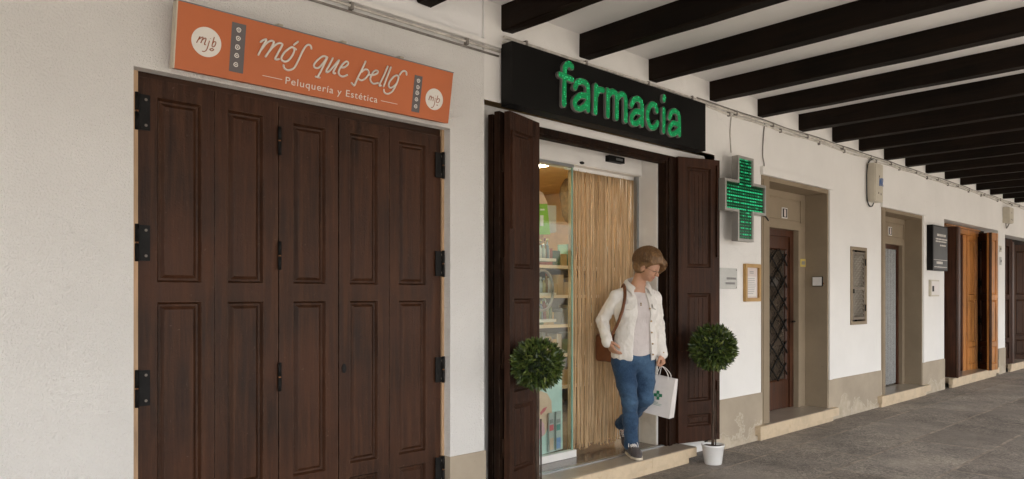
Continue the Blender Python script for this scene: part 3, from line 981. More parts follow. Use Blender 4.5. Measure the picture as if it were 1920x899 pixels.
# face advertisement and two tube cards at the bottom
YA = YG + 0.05
ad = empty('face_poster', (3.9, YA, 0.19), 'pale poster with a cropped smiling face standing low behind the pharmacy glass', 'poster')
flat_board('poster_board', [(985, 650), (1053, 668), (1055, 842), (985, 862)], YA, tealp, ad)
flat_board('printed_face', [(985, 735), (1012, 733), (1026, 738), (1034, 752), (1035, 775), (1030, 797), (1022, 815), (1012, 822), (985, 824)], YA - 0.002, skinp, ad, 0.002)
flat_board('printed_scarf', [(985, 790), (1012, 785), (1020, 795), (1022, 812), (1012, 824), (985, 826)], YA - 0.0035, pinkp, ad, 0.0015)
flat_board('printed_lips', [(1013, 774), (1019, 766), (1026, 763), (1022, 771), (1014, 779)], YA - 0.0035, lipp, ad, 0.0015)
for j, (a, b) in enumerate(((1030, 1039), (1043, 1052))):
    tb = empty('tube_card', (4.0, YA - 0.03, 0.19), ('pale card with a red block and peach tube beside the face poster', 'pale card with a green block and blue tube beside the glass edge')[j], 'card', 'display cards behind the glass')
    flat_board('card', [(a, 776 - j * 3), (b, 774 - j * 3), (b, 846 - j * 4), (a, 849 - j * 4)], YA - 0.03, greyp, tb, 0.012)
    cc = ((0.62, 0.10, 0.12), (0.08, 0.24, 0.22))[j]
    flat_board('colour_block', [(a + 1, 798 - j), (b - 1, 796 - j), (b - 1, 807 - j), (a + 1, 809 - j)], YA - 0.033, mat('card_block', cc, 0.5), tb, 0.003)
    flat_board('tube_print', [(a + 1, 823 - j), (b - 1, 821 - j), (b - 1, 843 - j * 3), (a + 1, 845 - j * 3)], YA - 0.033, mat('card_tube', ((0.60, 0.40, 0.30), (0.20, 0.30, 0.55))[j], 0.5), tb, 0.003)
    flat_board('card_letters', [(a + 1.5, 788 - j), (b - 1.5, 786 - j), (b - 1.5, 793 - j), (a + 1.5, 795 - j)], YA - 0.033, M['ink'], tb, 0.003)
# deeper shelving along the back with goods
YB = 2.2
bx0, bx1 = X_at(1000, YB), X_at(1180, YB)
bs_ = empty('wall_shelving', (bx0, YB, FLOOR), 'dim shelving full of boxed goods deep inside the pharmacy', 'shelf')
bm = nb()
box(bm, bx0, bx1, YB + 0.36, YB + 0.38, FLOOR, 1.85)
obj('back_panel', bm, mat('shelf_back', (0.13, 0.13, 0.115), 0.6), bs_)
rng = random.Random(8)
gcols = [mat('goods_%s' % 'abcdef'[i], c, 0.5, bst=0) for i, c in enumerate(((0.42, 0.42, 0.40), (0.17, 0.11, 0.07), (0.10, 0.17, 0.12), (0.40, 0.32, 0.18), (0.17, 0.21, 0.25), (0.32, 0.13, 0.10)))]
for n_, z in enumerate((0.35, 0.72, 1.06, 1.40, 1.74)):
    bm = nb(); box(bm, bx0, bx1, YB, YB + 0.355, z - 0.018, z + 0.018)
    obj('shelf', bm, M['alu'], bs_)
    x = bx0 + 0.05
    while x < bx1 - 0.2:
        ww = rng.uniform(0.07, 0.14); hh = rng.uniform(0.12, 0.26)
        bm = nb(); box(bm, x, x + ww * .9, YB + 0.04, YB + 0.2, z + 0.0185, z + 0.018 + hh)
        gk = rng.randrange(6)
        gn, sn = ('pale grey', 'dark brown', 'dark green', 'sand coloured', 'slate grey', 'red brown')[gk], ('lowest', 'second lowest', 'middle', 'second highest', 'top')[n_]
        tag(obj('carton', bm, gcols[gk], bevel=0.004), '%s carton on the %s shelf at the back of the pharmacy' % (gn, sn), 'carton', '%s cartons on the %s back shelf' % (gn, sn))
        x += ww
# round brown wreath on the far wall
bm = nb()
cx, cz = W(1092, 375, 3.2)
tube(bm, [(cx + 0.33 * math.cos(t), 3.2 + 0.02 * math.sin(7 * t), cz + 0.36 * math.sin(t)) for t in [k * math.pi / 20 for k in range(41)]], 0.09, 8)
tag(obj('wreath', bm, mat('dry_wreath', (0.22, 0.14, 0.06), 0.8, var=0.5, vs=20, bs=50, bst=0.9, dist=.03), smooth=True), 'round brown wreath hanging behind the top of the string curtain', 'wreath')
# ================================================================== implicit surfaces (letters and the figure)
class Field:
    """signed distances on a grid, blended smoothly; mesh() extracts one continuous surface (surface nets)"""
    def __init__(s, lo, hi, h):
        s.lo = np.array(lo, float); s.h = h
        s.n = np.ceil((np.array(hi) - s.lo) / h).astype(int) + 1
        s.v = np.full(s.n, 1.0, np.float32)
    def block(s, lo, hi, pad):
        a = np.clip(np.floor((np.array(lo) - pad - s.lo) / s.h).astype(int), 0, s.n - 1)
        b = np.clip(np.ceil((np.array(hi) + pad - s.lo) / s.h).astype(int) + 1, 1, s.n)
        if (b <= a).any(): return None
        g = np.meshgrid(*[s.lo[i] + s.h * np.arange(a[i], b[i]) for i in range(3)], indexing='ij')
        return tuple(slice(a[i], b[i]) for i in range(3)), np.stack(g, -1)
    def add(s, fn, lo, hi, k=0.0, sub=False):
        r = s.block(lo, hi, k + 3 * s.h)
        if r is None: return
        sl, P = r
        d = fn(P)
        v = s.v[sl]
        if sub:
            d = -d
            if k > 0:
                q = np.maximum(k - np.abs(v - d), 0) / k
                s.v[sl] = np.maximum(v, d) + q * q * k / 4
            else: s.v[sl] = np.maximum(v, d)
        elif k > 0:
            q = np.maximum(k - np.abs(v - d), 0) / k
            s.v[sl] = np.minimum(v, d) - q * q * k / 4
        else: s.v[sl] = np.minimum(v, d)
    def cone(s, a, b, ra, rb, k=0.0, sub=False):
        a, b = np.array(a, float), np.array(b, float)
        m = max(ra, rb)
        s.add(lambda P: d_cone(P, a, b, ra, rb), np.minimum(a, b) - m, np.maximum(a, b) + m, k, sub)
    def chain(s, pts, rs, k=0.0):
        for (a, b), (ra, rb) in zip(zip(pts, pts[1:]), zip(rs, rs[1:])): s.cone(a, b, ra, rb, k)
    def ell(s, c, r, R=None, k=0.0, sub=False):
        c, r = np.array(c, float), np.array(r, float)
        m = r.max()
        s.add(lambda P: d_ell(P, c, r, R), c - m, c + m, k, sub)
    def mesh(s, relax=0):
        v = s.v; h = s.h
        ins = v < 0
        n = np.array(v.shape)
        c = np.zeros(n - 1, np.int8)
        for dx in (0, 1):
            for dy in (0, 1):
                for dz in (0, 1):
                    c += ins[dx:n[0] - 1 + dx, dy:n[1] - 1 + dy, dz:n[2] - 1 + dz]
        act = (c > 0) & (c < 8)
        co = np.argwhere(act)
        idx = np.full(n - 1, -1, np.int64)
        idx[act] = np.arange(len(co))
        acc = np.zeros((len(co), 3)); cnt = np.zeros(len(co))
        for ax in range(3):
            o1, o2 = [i for i in range(3) if i != ax]
            for p in (0, 1):
                for q in (0, 1):
                    A = np.zeros(3, int); A[o1] = p; A[o2] = q
                    B = A.copy(); B[ax] = 1
                    va = v[tuple((co + A).T)]; vb = v[tuple((co + B).T)]
                    m = (va < 0) != (vb < 0)
                    t = np.where(m, va / np.where(m, va - vb, 1), 0)
                    acc[m] += (A + (B - A) * t[:, None])[m]; cnt[m] += 1
        V = s.lo + h * (co + acc / cnt[:, None])
        Fs = []
        for ax in range(3):
            o1, o2 = (ax + 1) % 3, (ax + 2) % 3
            sa = [slice(None)] * 3; sb = [slice(None)] * 3
            sa[ax] = slice(0, -1); sb[ax] = slice(1, None)
            A, B = ins[tuple(sa)], ins[tuple(sb)]
            e = np.argwhere(A != B)
            e = e[(e[:, o1] > 0) & (e[:, o2] > 0) & (e[:, o1] < n[o1] - 1) & (e[:, o2] < n[o2] - 1)]
            u1 = np.zeros(3, int); u1[o1] = 1
            u2 = np.zeros(3, int); u2[o2] = 1
            q = np.stack([idx[tuple((e - u1 - u2).T)], idx[tuple((e - u2).T)], idx[tuple(e.T)], idx[tuple((e - u1).T)]], 1)
            fl = ~A[tuple(e.T)]
            q[fl] = q[fl][:, ::-1]
            Fs.append(q)
        Fq = np.concatenate(Fs)
        for _ in range(relax):
            su = np.zeros_like(V); ct = np.zeros(len(V))
            for i in range(4):
                a, b = Fq[:, i], Fq[:, (i + 1) % 4]
                np.add.at(su, a, V[b]); np.add.at(ct, a, 1)
                np.add.at(su, b, V[a]); np.add.at(ct, b, 1)
            V = 0.5 * V + 0.5 * su / ct[:, None]
        return V, Fq

def d_cone(P, a, b, ra, rb):
    ab = b - a
    L2 = max(1e-12, (ab ** 2).sum())
    t = np.clip(((P - a) @ ab) / L2, 0, 1)
    return np.sqrt(((P - a - t[..., None] * ab) ** 2).sum(-1)) - (ra + (rb - ra) * t)

def d_ell(P, c, r, R=None):
    q = P - c
    if R is not None: q = q @ R            # columns of R are the local axes
    k0 = np.sqrt(((q / r) ** 2).sum(-1)) + 1e-9
    k1 = np.sqrt(((q / (r * r)) ** 2).sum(-1)) + 1e-9
    return k0 * (k0 - 1) / k1

def mesh_obj(name, V, Fq, m, parent, smooth=True):
    me = bpy.data.meshes.new(name)
    me.from_pydata(V.tolist(), [], Fq.tolist())
    for mm in (m if isinstance(m, (list, tuple)) else [m]): me.materials.append(mm)
    me.polygons.foreach_set('use_smooth', [smooth] * len(me.polygons))
    o = bpy.data.objects.new(name, me)
    COL.objects.link(o)
    if parent:
        o.parent = parent
        if parent.type == 'EMPTY':
            o.matrix_parent_inverse = Matrix.LocRotScale(parent.location, parent.rotation_euler, parent.scale).inverted()
    return o

# ================================================================== orange hairdresser's sign
SCRIPT=[
[(0.391, 0.204), (0.405, 0.217), (0.419, 0.221), (0.403, 0.186), (0.384, 0.141)] ,
[(0.398, 0.169), (0.417, 0.2), (0.439, 0.22), (0.454, 0.222), (0.457, 0.215), (0.442, 0.179), (0.421, 0.141)] ,
[(0.437, 0.168), (0.456, 0.196), (0.482, 0.219), (0.5, 0.22), (0.501, 0.211), (0.484, 0.174), (0.471, 0.143), (0.478, 0.139), (0.491, 0.144)] ,
[(0.564, 0.23), (0.584, 0.25)] ,
[(0.577, 0.21), (0.56, 0.216), (0.547, 0.213), (0.518, 0.184), (0.503, 0.154), (0.508, 0.141), (0.524, 0.139), (0.543, 0.151), (0.561, 0.179), (0.568, 0.205), (0.56, 0.216)] ,
[(0.66, 0.232), (0.656, 0.244), (0.644, 0.248), (0.629, 0.239), (0.613, 0.209), (0.596, 0.166), (0.579, 0.126), (0.563, 0.109), (0.541, 0.1), (0.523, 0.106), (0.517, 0.12)] ,
[(0.754, 0.209), (0.735, 0.211), (0.715, 0.2), (0.689, 0.171), (0.681, 0.153), (0.689, 0.143), (0.71, 0.148), (0.731, 0.174), (0.752, 0.206), (0.729, 0.148), (0.707, 0.098)] ,
[(0.696, 0.099), (0.719, 0.099)] ,
[(0.785, 0.212), (0.766, 0.169), (0.753, 0.14), (0.759, 0.134), (0.775, 0.147), (0.803, 0.185), (0.823, 0.211), (0.809, 0.178), (0.795, 0.143), (0.799, 0.136), (0.807, 0.139)] ,
[(0.834, 0.174), (0.858, 0.181), (0.876, 0.2), (0.874, 0.211), (0.86, 0.209), (0.838, 0.184), (0.825, 0.151), (0.833, 0.134), (0.853, 0.131), (0.878, 0.144)] ,
[(0.982, 0.237), (0.962, 0.187), (0.94, 0.136), (0.927, 0.1), (0.918, 0.101), (0.908, 0.108)] ,
[(0.945, 0.138), (0.965, 0.133), (0.988, 0.147), (1.007, 0.174), (1.005, 0.19), (0.992, 0.196), (0.976, 0.19), (0.96, 0.175)] ,
[(1.012, 0.171), (1.034, 0.175), (1.06, 0.189), (1.063, 0.202), (1.048, 0.202), (1.032, 0.187), (1.021, 0.158), (1.025, 0.14), (1.043, 0.13), (1.072, 0.14)] ,
[(1.124, 0.24), (1.103, 0.183), (1.081, 0.13), (1.094, 0.13)] ,
[(1.145, 0.24), (1.126, 0.183), (1.109, 0.128)] ,
[(1.201, 0.2), (1.188, 0.204), (1.168, 0.192), (1.146, 0.162), (1.141, 0.14), (1.152, 0.129), (1.17, 0.137), (1.193, 0.162), (1.202, 0.198)] ,
[(1.201, 0.2), (1.195, 0.167), (1.174, 0.12), (1.153, 0.099), (1.133, 0.092), (1.116, 0.099), (1.113, 0.111)] ,
[(1.207, 0.21), (1.219, 0.229), (1.234, 0.238), (1.25, 0.234), (1.253, 0.22)] ,
]
MJB1=[
[(0.09, 0.132), (0.104, 0.163)] ,
[(0.098, 0.148), (0.113, 0.162), (0.118, 0.159), (0.109, 0.135)] ,
[(0.113, 0.148), (0.127, 0.161), (0.132, 0.157), (0.126, 0.134), (0.132, 0.132)] ,
[(0.148, 0.154), (0.139, 0.115), (0.128, 0.101), (0.117, 0.1)] ,
[(0.152, 0.164), (0.152, 0.166)] ,
[(0.169, 0.176), (0.161, 0.134), (0.172, 0.134), (0.178, 0.152), (0.171, 0.156), (0.163, 0.146)] ,
[(0.151, 0.115), (0.16, 0.121), (0.17, 0.119), (0.161, 0.111), (0.151, 0.115)] ,
]
MJB2=[
[(1.427, 0.11), (1.434, 0.138)] ,
[(1.43, 0.124), (1.443, 0.136), (1.443, 0.111)] ,
[(1.445, 0.124), (1.458, 0.133), (1.458, 0.109)] ,
[(1.472, 0.131), (1.471, 0.095), (1.46, 0.073), (1.448, 0.073)] ,
[(1.473, 0.141), (1.473, 0.143)] ,
[(1.49, 0.148), (1.483, 0.111), (1.498, 0.109), (1.506, 0.124), (1.498, 0.132), (1.487, 0.123)] ,
[(1.487, 0.093), (1.492, 0.091), (1.496, 0.094)] ,
]
FARM={
'f':[[(3.788, 2.992), (3.772, 3.004), (3.744, 3.0), (3.722, 2.978), (3.715, 2.944), (3.707, 2.72)], [(3.67, 2.914), (3.788, 2.905)]],
'a1':[[(3.821, 2.857), (3.842, 2.893), (3.89, 2.912), (3.935, 2.907), (3.958, 2.876), (3.958, 2.725)], [(3.953, 2.819), (3.89, 2.815), (3.836, 2.783), (3.817, 2.749), (3.833, 2.719), (3.878, 2.719), (3.926, 2.747), (3.953, 2.779)]],
'r':[[(4.045, 2.909), (4.038, 2.722)], [(4.054, 2.854), (4.079, 2.889), (4.121, 2.895)]],
'm':[[(4.177, 2.903), (4.177, 2.722)], [(4.182, 2.866), (4.226, 2.904), (4.268, 2.898), (4.278, 2.863), (4.278, 2.722)], [(4.283, 2.864), (4.331, 2.904), (4.371, 2.901), (4.385, 2.866), (4.385, 2.719)]],
'a2':[[(4.457, 2.845), (4.484, 2.888), (4.534, 2.908), (4.572, 2.895), (4.585, 2.859), (4.588, 2.721)], [(4.579, 2.813), (4.509, 2.807), (4.464, 2.77), (4.457, 2.735), (4.484, 2.713), (4.537, 2.727), (4.579, 2.763)]],
'c':[[(4.78, 2.858), (4.76, 2.897), (4.716, 2.898), (4.677, 2.866), (4.656, 2.811), (4.668, 2.752), (4.702, 2.72), (4.753, 2.728), (4.786, 2.766)]],
'i':[[(4.873, 2.885), (4.87, 2.713)]],
'dot':[[(4.876, 2.985), (4.874, 2.962)]],
'a3':[[(4.95, 2.833), (4.978, 2.881), (5.028, 2.899), (5.073, 2.882), (5.086, 2.837), (5.089, 2.719)], [(5.076, 2.797), (5.005, 2.799), (4.958, 2.762), (4.95, 2.725), (4.981, 2.708), (5.036, 2.724), (5.079, 2.759)]],
}

SB = Vector((1.187, -0.08, 2.455)); SU = Vector((1, 0, 0)); SV = Vector((0, -0.05, 0.293)).normalized(); SN = SV.cross(SU).normalized()
if SN.y > 0: SN = -SN
SGN = Matrix((SU, SV, SN)).transposed().to_4x4(); SGN.translation = SB     # (u, v, out) -> world
def SP(u, v, o=0.0): return SGN @ Vector((u, v, o))
osign = empty('shop_sign', tuple(SB), 'orange hairdresser sign board with white script above the brown folding door', 'sign')
bm = nb(); box(bm, 0.0, 1.588, 0.0, 0.297, -0.045, 0.0, 0, SGN)
obj('board', bm, M['orange'], osign, bevel=0.002)
bm = nb()
box(bm, -0.006, -0.0005, -0.002, 0.300, -0.047, 0.002, 0, SGN)
obj('side_edge', bm, M['signedge'], osign)
bm = nb(); box(bm, -0.006, 1.59, 0.2975, 0.302, -0.047, 0.003, 0, SGN)
obj('top_edge', bm, M['zinc'], osign)
for u in (0.50, 0.86, 1.23):
    bm = nb(); box(bm, u - 0.012, u + 0.012, 0.3025, 0.318, -0.075, -0.02, 0, SGN)
    tube(bm, [SP(u, 0.309, -0.07), SP(u, 0.309, -0.01)], 0.005, 6)
    obj('bracket', bm, M['signedge'], osign)
def strokes(name, L, r, m, o=0.004, n=6):
    bm = nb()
    for l in L:
        pts = catmull([SP(u, v, o) for u, v in l], n)
        tube(bm, pts, r, 7)
        for e in (pts[0], pts[-1]):
            bmesh.ops.create_icosphere(bm, subdivisions=1, radius=r * 1.02, matrix=Matrix.Translation(e))
    return obj(name, bm, m, osign, smooth=True)
strokes('script_lettering', SCRIPT, 0.0052, M['signtext'], 0.0055)
def text_obj(name, s, T, width, height, m, parent, depth=0.001, track=1.0):
    cu = bpy.data.curves.new(name, 'FONT')
    cu.body = s; cu.size = 1; cu.extrude = 0.0; cu.space_character = track; cu.resolution_u = 4
    t = bpy.data.objects.new(name, cu); COL.objects.link(t)
    bpy.context.view_layer.update()
    me = bpy.data.meshes.new_from_object(t.evaluated_get(bpy.context.evaluated_depsgraph_get()))
    bpy.data.objects.remove(t)
    co = np.array([v.co[:] for v in me.vertices])
    lo, hi = co.min(0), co.max(0)
    S = Matrix.Diagonal((width / (hi[0] - lo[0]), height, 1, 1)) @ Matrix.Translation((-lo[0], 0, 0))
    me.transform(T @ Matrix.Translation((0, 0, depth)) @ S)
    me.materials.clear(); me.materials.append(m)
    o = bpy.data.objects.new(name, me); COL.objects.link(o)
    if parent:
        o.parent = parent
        if parent.type == 'EMPTY':
            o.matrix_parent_inverse = Matrix.LocRotScale(parent.location, parent.rotation_euler, parent.scale).inverted()
    return o
text_obj('subtitle_lettering', 'Peluquería y Estética', SGN @ Matrix.Translation((0.536, 0.033, 0.0)), 0.545, 0.050, M['signtext'], osign, 0.0015, 1.12)
bm = nb()
for a, b in ((0.415, 0.518), (1.104, 1.214)):
    box(bm, a, b, 0.048, 0.0505, 0, 0.0015, 0, SGN)
obj('dash_line', bm, M['signtext'], osign)
for i, (cu, cv, ru, rv, mj, rr) in enumerate(((0.135, 0.145, 0.069, 0.067, MJB1, 0.0022), (1.467, 0.1215, 0.064, 0.0615, MJB2, 0.002))):
    bm = nb()
    pl = [SP(cu + ru * math.cos(t), cv + rv * math.sin(t), 0.0015) for t in [k * 2 * math.pi / 48 for k in range(48)]]
    bm.faces.new([bm.verts.new(p) for p in pl])
    dsc = obj('emblem_disc', bm, M['signdisc'], osign)
    bm = nb()
    for l in mj: tube(bm, catmull([SP(u, v, 0.002) for u, v in l], 5), rr, 6)
    obj('emblem_script', bm, M['signrust'], dsc)
rng = random.Random(5)
for u0, u1, v0, v1, C5 in ((0.248, 0.317, 0.037, 0.266, [(0.282, 0.235), (0.282, 0.196), (0.281, 0.155), (0.280, 0.116), (0.279, 0.073)]), (1.313, 1.369, 0.026, 0.233, [(1.342, 0.204), (1.342, 0.168), (1.341, 0.136), (1.340, 0.099), (1.340, 0.059)])):
    bm = nb(); box(bm, u0, u1, v0, v1, 0, 0.001, 0, SGN)
    stp = obj('grey_strip', bm, M['signgrey'], osign)
    bm = nb()
    for k, (u, v) in enumerate(C5):
        rr = 0.0115 if k != 2 else 0.0125
        for mi, q, oo in ((0, 1.0, 0.002), (1, 0.62, 0.0026), (0, 0.3, 0.0032)):
            pl = [SP(u + rr * q * (1 + .12 * math.sin(3 * t + k)) * math.cos(t), v + rr * q * math.sin(t), oo) for t in [j * math.pi / 8 for j in range(16)]]
            bm.faces.new([bm.verts.new(p) for p in pl]).material_index = mi
    obj('strip_rosettes', bm, [M['signdisc'], M['signgrey']], stp)

# ================================================================== pharmacy sign with lit letters
YB0 = -0.12
psign = empty('pharmacy_sign', (4.4, YB0, 2.85), 'long black sign board with green lit farmacia letters over the pharmacy', 'sign')
bm = nb(); box(bm, 3.268, 5.56, YB0, -0.016, 2.655, 3.062)
bd = obj('board', bm, M['black'], psign, bevel=0.003)
bm = nb(); box(bm, 3.35, 5.48, -0.0155, -0.001, 2.72, 3.0)
obj('mounting_frame', bm, M['iron'], psign)
led = emit(mat('green_led', (0.0, 0.22, 0.08), 0.25, var=0.3, vs=60, bst=0), (0.0, 0.50, 0.13), 0.085)
ledhi = emit(mat('bright_green_led', (0.05, 0.42, 0.2), 0.25, bst=0), (0.02, 0.8, 0.24), 0.17)
lface = emit(mat('letter_face_green', (0.0, 0.16, 0.05), 0.3, var=0.15, vs=30, bst=0), (0.0, 0.40, 0.10), 0.035)
letters = {'f': ['f'], 'a': ['a1'], 'r': ['r'], 'm': ['m'], 'a_': ['a2'], 'c': ['c'], 'i': ['i', 'dot'], 'a__': ['a3']}
rng = random.Random(9)
YL0, YL1 = YB0 - 0.026, YB0 - 0.001
FARM = {k: [[(x * 1.0076, 1.42 + (z - 1.42) * 1.0076) for x, z in l] for l in L_] for k, L_ in FARM.items()}
for key, ks in letters.items():
    segs = []
    for kk in ks:
        for l in FARM[kk]:
            pts = catmull([(x, 0, z) for x, z in l], 5) if len(l) > 2 else [Vector((x, 0, z)) for x, z in l]
            segs += [(np.array((a.x, a.z)), np.array((b.x, b.z))) for a, b in zip(pts, pts[1:])]
    def d2(P, R=0.026, segs=segs):
        d = None
        for a, b in segs:
            ab = b - a
            t = np.clip(((P - a) @ ab) / max(1e-9, ab @ ab), 0, 1)
            q = np.sqrt(((P - a - t[..., None] * ab) ** 2).sum(-1))
            d = q if d is None else np.minimum(d, q)
        return d - R
    al = np.array([p for s in segs for p in s])
    lo, hi = al.min(0) - 0.04, al.max(0) + 0.04
    def build(y0, y1, R, h):
        f = Field((lo[0], y0 - 0.012, lo[1]), (hi[0], y1 + 0.012, hi[1]), h)
        f.add(lambda P: np.maximum(d2(P[..., [0, 2]], R), np.abs(P[..., 1] - (y0 + y1) / 2) - (y1 - y0) / 2), (lo[0], y0 - .012, lo[1]), (hi[0], y1 + .012, hi[1]))
        return f.mesh()
    lt = mesh_obj('letter', *build(YL0, YL1, 0.0250, 0.004), M['lettercase'], psign, False)
    mesh_obj('letter_face', *build(YL0 - 0.003, YL0 + 0.003, 0.0220, 0.003), lface, lt, False)
    bm = nb()
    sp = 0.0155
    xs = np.arange(lo[0], hi[0], sp); zs_ = np.arange(lo[1], hi[1], sp)
    G = np.stack(np.meshgrid(xs, zs_, indexing='ij'), -1)
    D = d2(G, 0.0245)
    for i in range(len(xs)):
        for j in range(len(zs_)):
            if D[i, j] < -0.007:
                x, z = G[i, j] + np.array((rng.uniform(-.0015, .0015), rng.uniform(-.0015, .0015)))
                r = 0.0052; y = YL0 - 0.004
                vs = [bm.verts.new((x + r * math.cos(t), y, z + r * math.sin(t))) for t in [k * math.pi / 3 for k in range(6)]]
                ap = bm.verts.new((x, y - 0.0035, z))
                mi = 1 if rng.random() < 0.2 else 0
                for k in range(6):
                    bm.faces.new((vs[k], vs[(k + 1) % 6], ap)).material_index = mi
    obj('led_cluster', bm, [led, ledhi], lt)

# ================================================================== green cross
cross = empty('pharmacy_cross', (6.16, -0.13, 2.3), 'green LED pharmacy cross in a grey metal case on the white wall', 'cross sign')
xa, xb, xc, xd_, za, zb, zc, zd = 5.797, 6.016, 6.300, 6.530, 1.905, 2.165, 2.450, 2.675
def cross_poly(i):
    return [(xb + i, za + i), (xc - i, za + i), (xc - i, zb + i), (xd_ - i, zb + i), (xd_ - i, zc - i), (xc - i, zc - i), (xc - i, zd - i), (xb + i, zd - i), (xb + i, zc - i), (xa + i, zc - i), (xa + i, zb + i), (xb + i, zb + i)]
bm = nb()
O, I = cross_poly(0), cross_poly(0.024)
ob = [bm.verts.new((x, -0.105, z)) for x, z in O]; of = [bm.verts.new((x, -0.17, z)) for x, z in O]
inf = [bm.verts.new((x, -0.17, z)) for x, z in I]; inb = [bm.verts.new((x, -0.152, z)) for x, z in I]
for a, b in ((ob, of), (of, inf), (inf, inb)):
    for k in range(12):
        bm.faces.new((a[k], a[(k + 1) % 12], b[(k + 1) % 12], b[k]))
bm.faces.new(ob)
bmesh.ops.recalc_face_normals(bm, faces=bm.faces[:])
obj('case', bm, M['crosscase'], cross, bevel=0.0015)
bm = nb()
bm.faces.new([bm.verts.new((x, -0.153, z)) for x, z in cross_poly(0.0245)])
pn = obj('led_panel', bm, emit(mat('cross_dark_green', (0.004, 0.035, 0.012), 0.2, var=0.4, vs=9, bst=0), (0, 0.2, 0.06), 0.012), cross)
bm = nb()
rng = random.Random(21)
led2 = emit(mat('cross_led_dim', (0.0, 0.10, 0.04), 0.3, bst=0), (0.0, 0.40, 0.14), 0.045)
led3 = emit(mat('cross_led', (0.01, 0.20, 0.09), 0.3, bst=0), (0.02, 0.75, 0.30), 0.15)
dz, dx = 0.0283, 0.0305
nz_ = int((zd - za - 0.06) / dz)
for j in range(nz_ + 1):
    z = za + 0.036 + j * dz
    row = 0.55 if zb < z < zc else (0.2 if z > zc else 0.12)
    x = xa + 0.037
    while x < xd_ - 0.03:
        ok = (xb + 0.032 < x < xc - 0.032) if not (zb + 0.03 < z < zc - 0.03) else True
        if ok:
            mi = 1 if rng.random() < (row + 0.35 if j % 2 else row * 0.25) else 0
            box(bm, x - 0.0095, x + 0.0095, -0.156, -0.1535, z - 0.0062, z + 0.0062, mi)
        x += dx
obj('led_rows', bm, [led2, led3], pn)
bm = nb(); box(bm, xb + .09, xc - .09, -0.1045, -0.001, 2.2, 2.4)
obj('wall_bracket', bm, M['iron'], cross)

# ================================================================== plain doorways with tan surrounds
def dbl_step(x0, x1, yb, label, mt=None):
    s = empty('doorstep', ((x0 + x1) / 2, -0.06, 0), label, 'step')
    bm = nb(); box(bm, x0, x1, -0.065, -0.0095, 0.055, 0.143)
    box(bm, x0 + 0.16, x1 - 0.14, -0.0095, yb, 0.055, 0.143)
    obj('slab', bm, M['stone'], s, bevel=0.007, seg=2)
    bm = nb(); box(bm, x0 + 0.16, x1 - 0.14, -0.055, yb, 0.1435, 0.1465)
    obj('tread', bm, M['tread'], s)
    bm = nb(); box(bm, x0 + 0.05, x1 - 0.1, -0.040, 0.0, -0.02, 0.0535)
    obj('base_course', bm, M['stone'], s, bevel=0.006)
    return s

def doorway(key, label, lx, rx, yb, ztop, dx1, zdoor, pil):
    x0, x1 = NICHE[key][:2]
    d = empty('doorway', ((x0 + x1) / 2, 0.1, 0.147), label, 'doorway')
    bm = nb()
    box(bm, x0 + 0.001, x0 + pil, -0.006, yb - 0.001, 0.147, ztop - 0.001)
    box(bm, x0 + 0.03, x0 + pil - 0.03, -0.012, -0.0065, 0.147, ztop - 0.04)
    box(bm, x1 - 0.034, x1 - 0.001, -0.003, yb - 0.001, 0.147, ztop - 0.001)
    box(bm, x0 + pil, x1 - 0.034, -0.004, yb - 0.001, ztop - 0.045, ztop - 0.001)
    box(bm, x0 + pil, x1 - 0.034, -0.010, 0.03, ztop - 0.030, ztop - 0.006)
    obj('surround', bm, M['portal'], d, bevel=0.012, seg=2)
    bm = nb()
    panel_leaf(bm, x0 + 0.05, x1 - 0.03, zdoor, ztop - 0.01, yb, yb + 0.1, [(x0 + 0.30, dx1 + 0.06, zdoor + 0.085, ztop - 0.115)], rings=((0, 0), (0.001, 0.012), (0.016, 0.014), (0.024, 0.008)))
    box(bm, dx1, x1 - 0.03, yb, yb + 0.1, 0.147, zdoor - 0.0005)
    box(bm, x0 + 0.05, x0 + pil + 0.06, yb, yb + 0.1, 0.147, zdoor - 0.0005)
    obj('transom_wall', bm, M['portal'], d)
    return d

d1 = doorway('d1', 'tan painted doorway holding the brown door with a diamond iron grille', 0, 0, 0.25, 2.60, 8.085, 2.145, 0.16)
YDD = 0.31
dxr = 8.083
bm = nb()
box(bm, 6.95, 7.06, YDD, YDD + 0.06, 0.147, 2.144); box(bm, dxr - 0.085, dxr, YDD, YDD + 0.06, 0.147, 2.144); box(bm, 7.06, dxr - 0.085, YDD, YDD + 0.06, 2.07, 2.144)
obj('door_frame', bm, M['midwood'], d1, bevel=0.006)
gz0, gz1 = W(1460, 716, YDD)[1], W(1460, 466, YDD)[1]
gx1 = X_at(1478, YDD)
bm = nb()
panel_leaf(bm, 7.062, dxr - 0.087, 0.152, 2.068, YDD + 0.016, YDD + 0.055, [(7.19, gx1, gz0, gz1)], rings=((0, 0), (0.012, 0.014), (0.014, 0.030)))
dr = obj('door', bm, M['midwood'], d1, bevel=0.003)
bm = nb(); box(bm, 7.205, gx1 - 0.0145, YDD + 0.040, YDD + 0.045, gz0 + .015, gz1 - .015)
obj('pane', bm, M['darkglass'], dr)
bm = nb()
wdt, n = gx1 - 7.19, 4
sx_, sz_ = wdt / 2.8, 0.245
def clip_line(x, z, dx, dz, x0, x1, z0, z1):
    t0, t1 = -1e9, 1e9
    for p, d_, lo_, hi_ in ((x, dx, x0, x1), (z, dz, z0, z1)):
        a, b = (lo_ - p) / d_, (hi_ - p) / d_
        t0, t1 = max(t0, min(a, b)), min(t1, max(a, b))
    return None if t1 <= t0 + 1e-3 else ((x + dx * t0, z + dz * t0), (x + dx * t1, z + dz * t1))
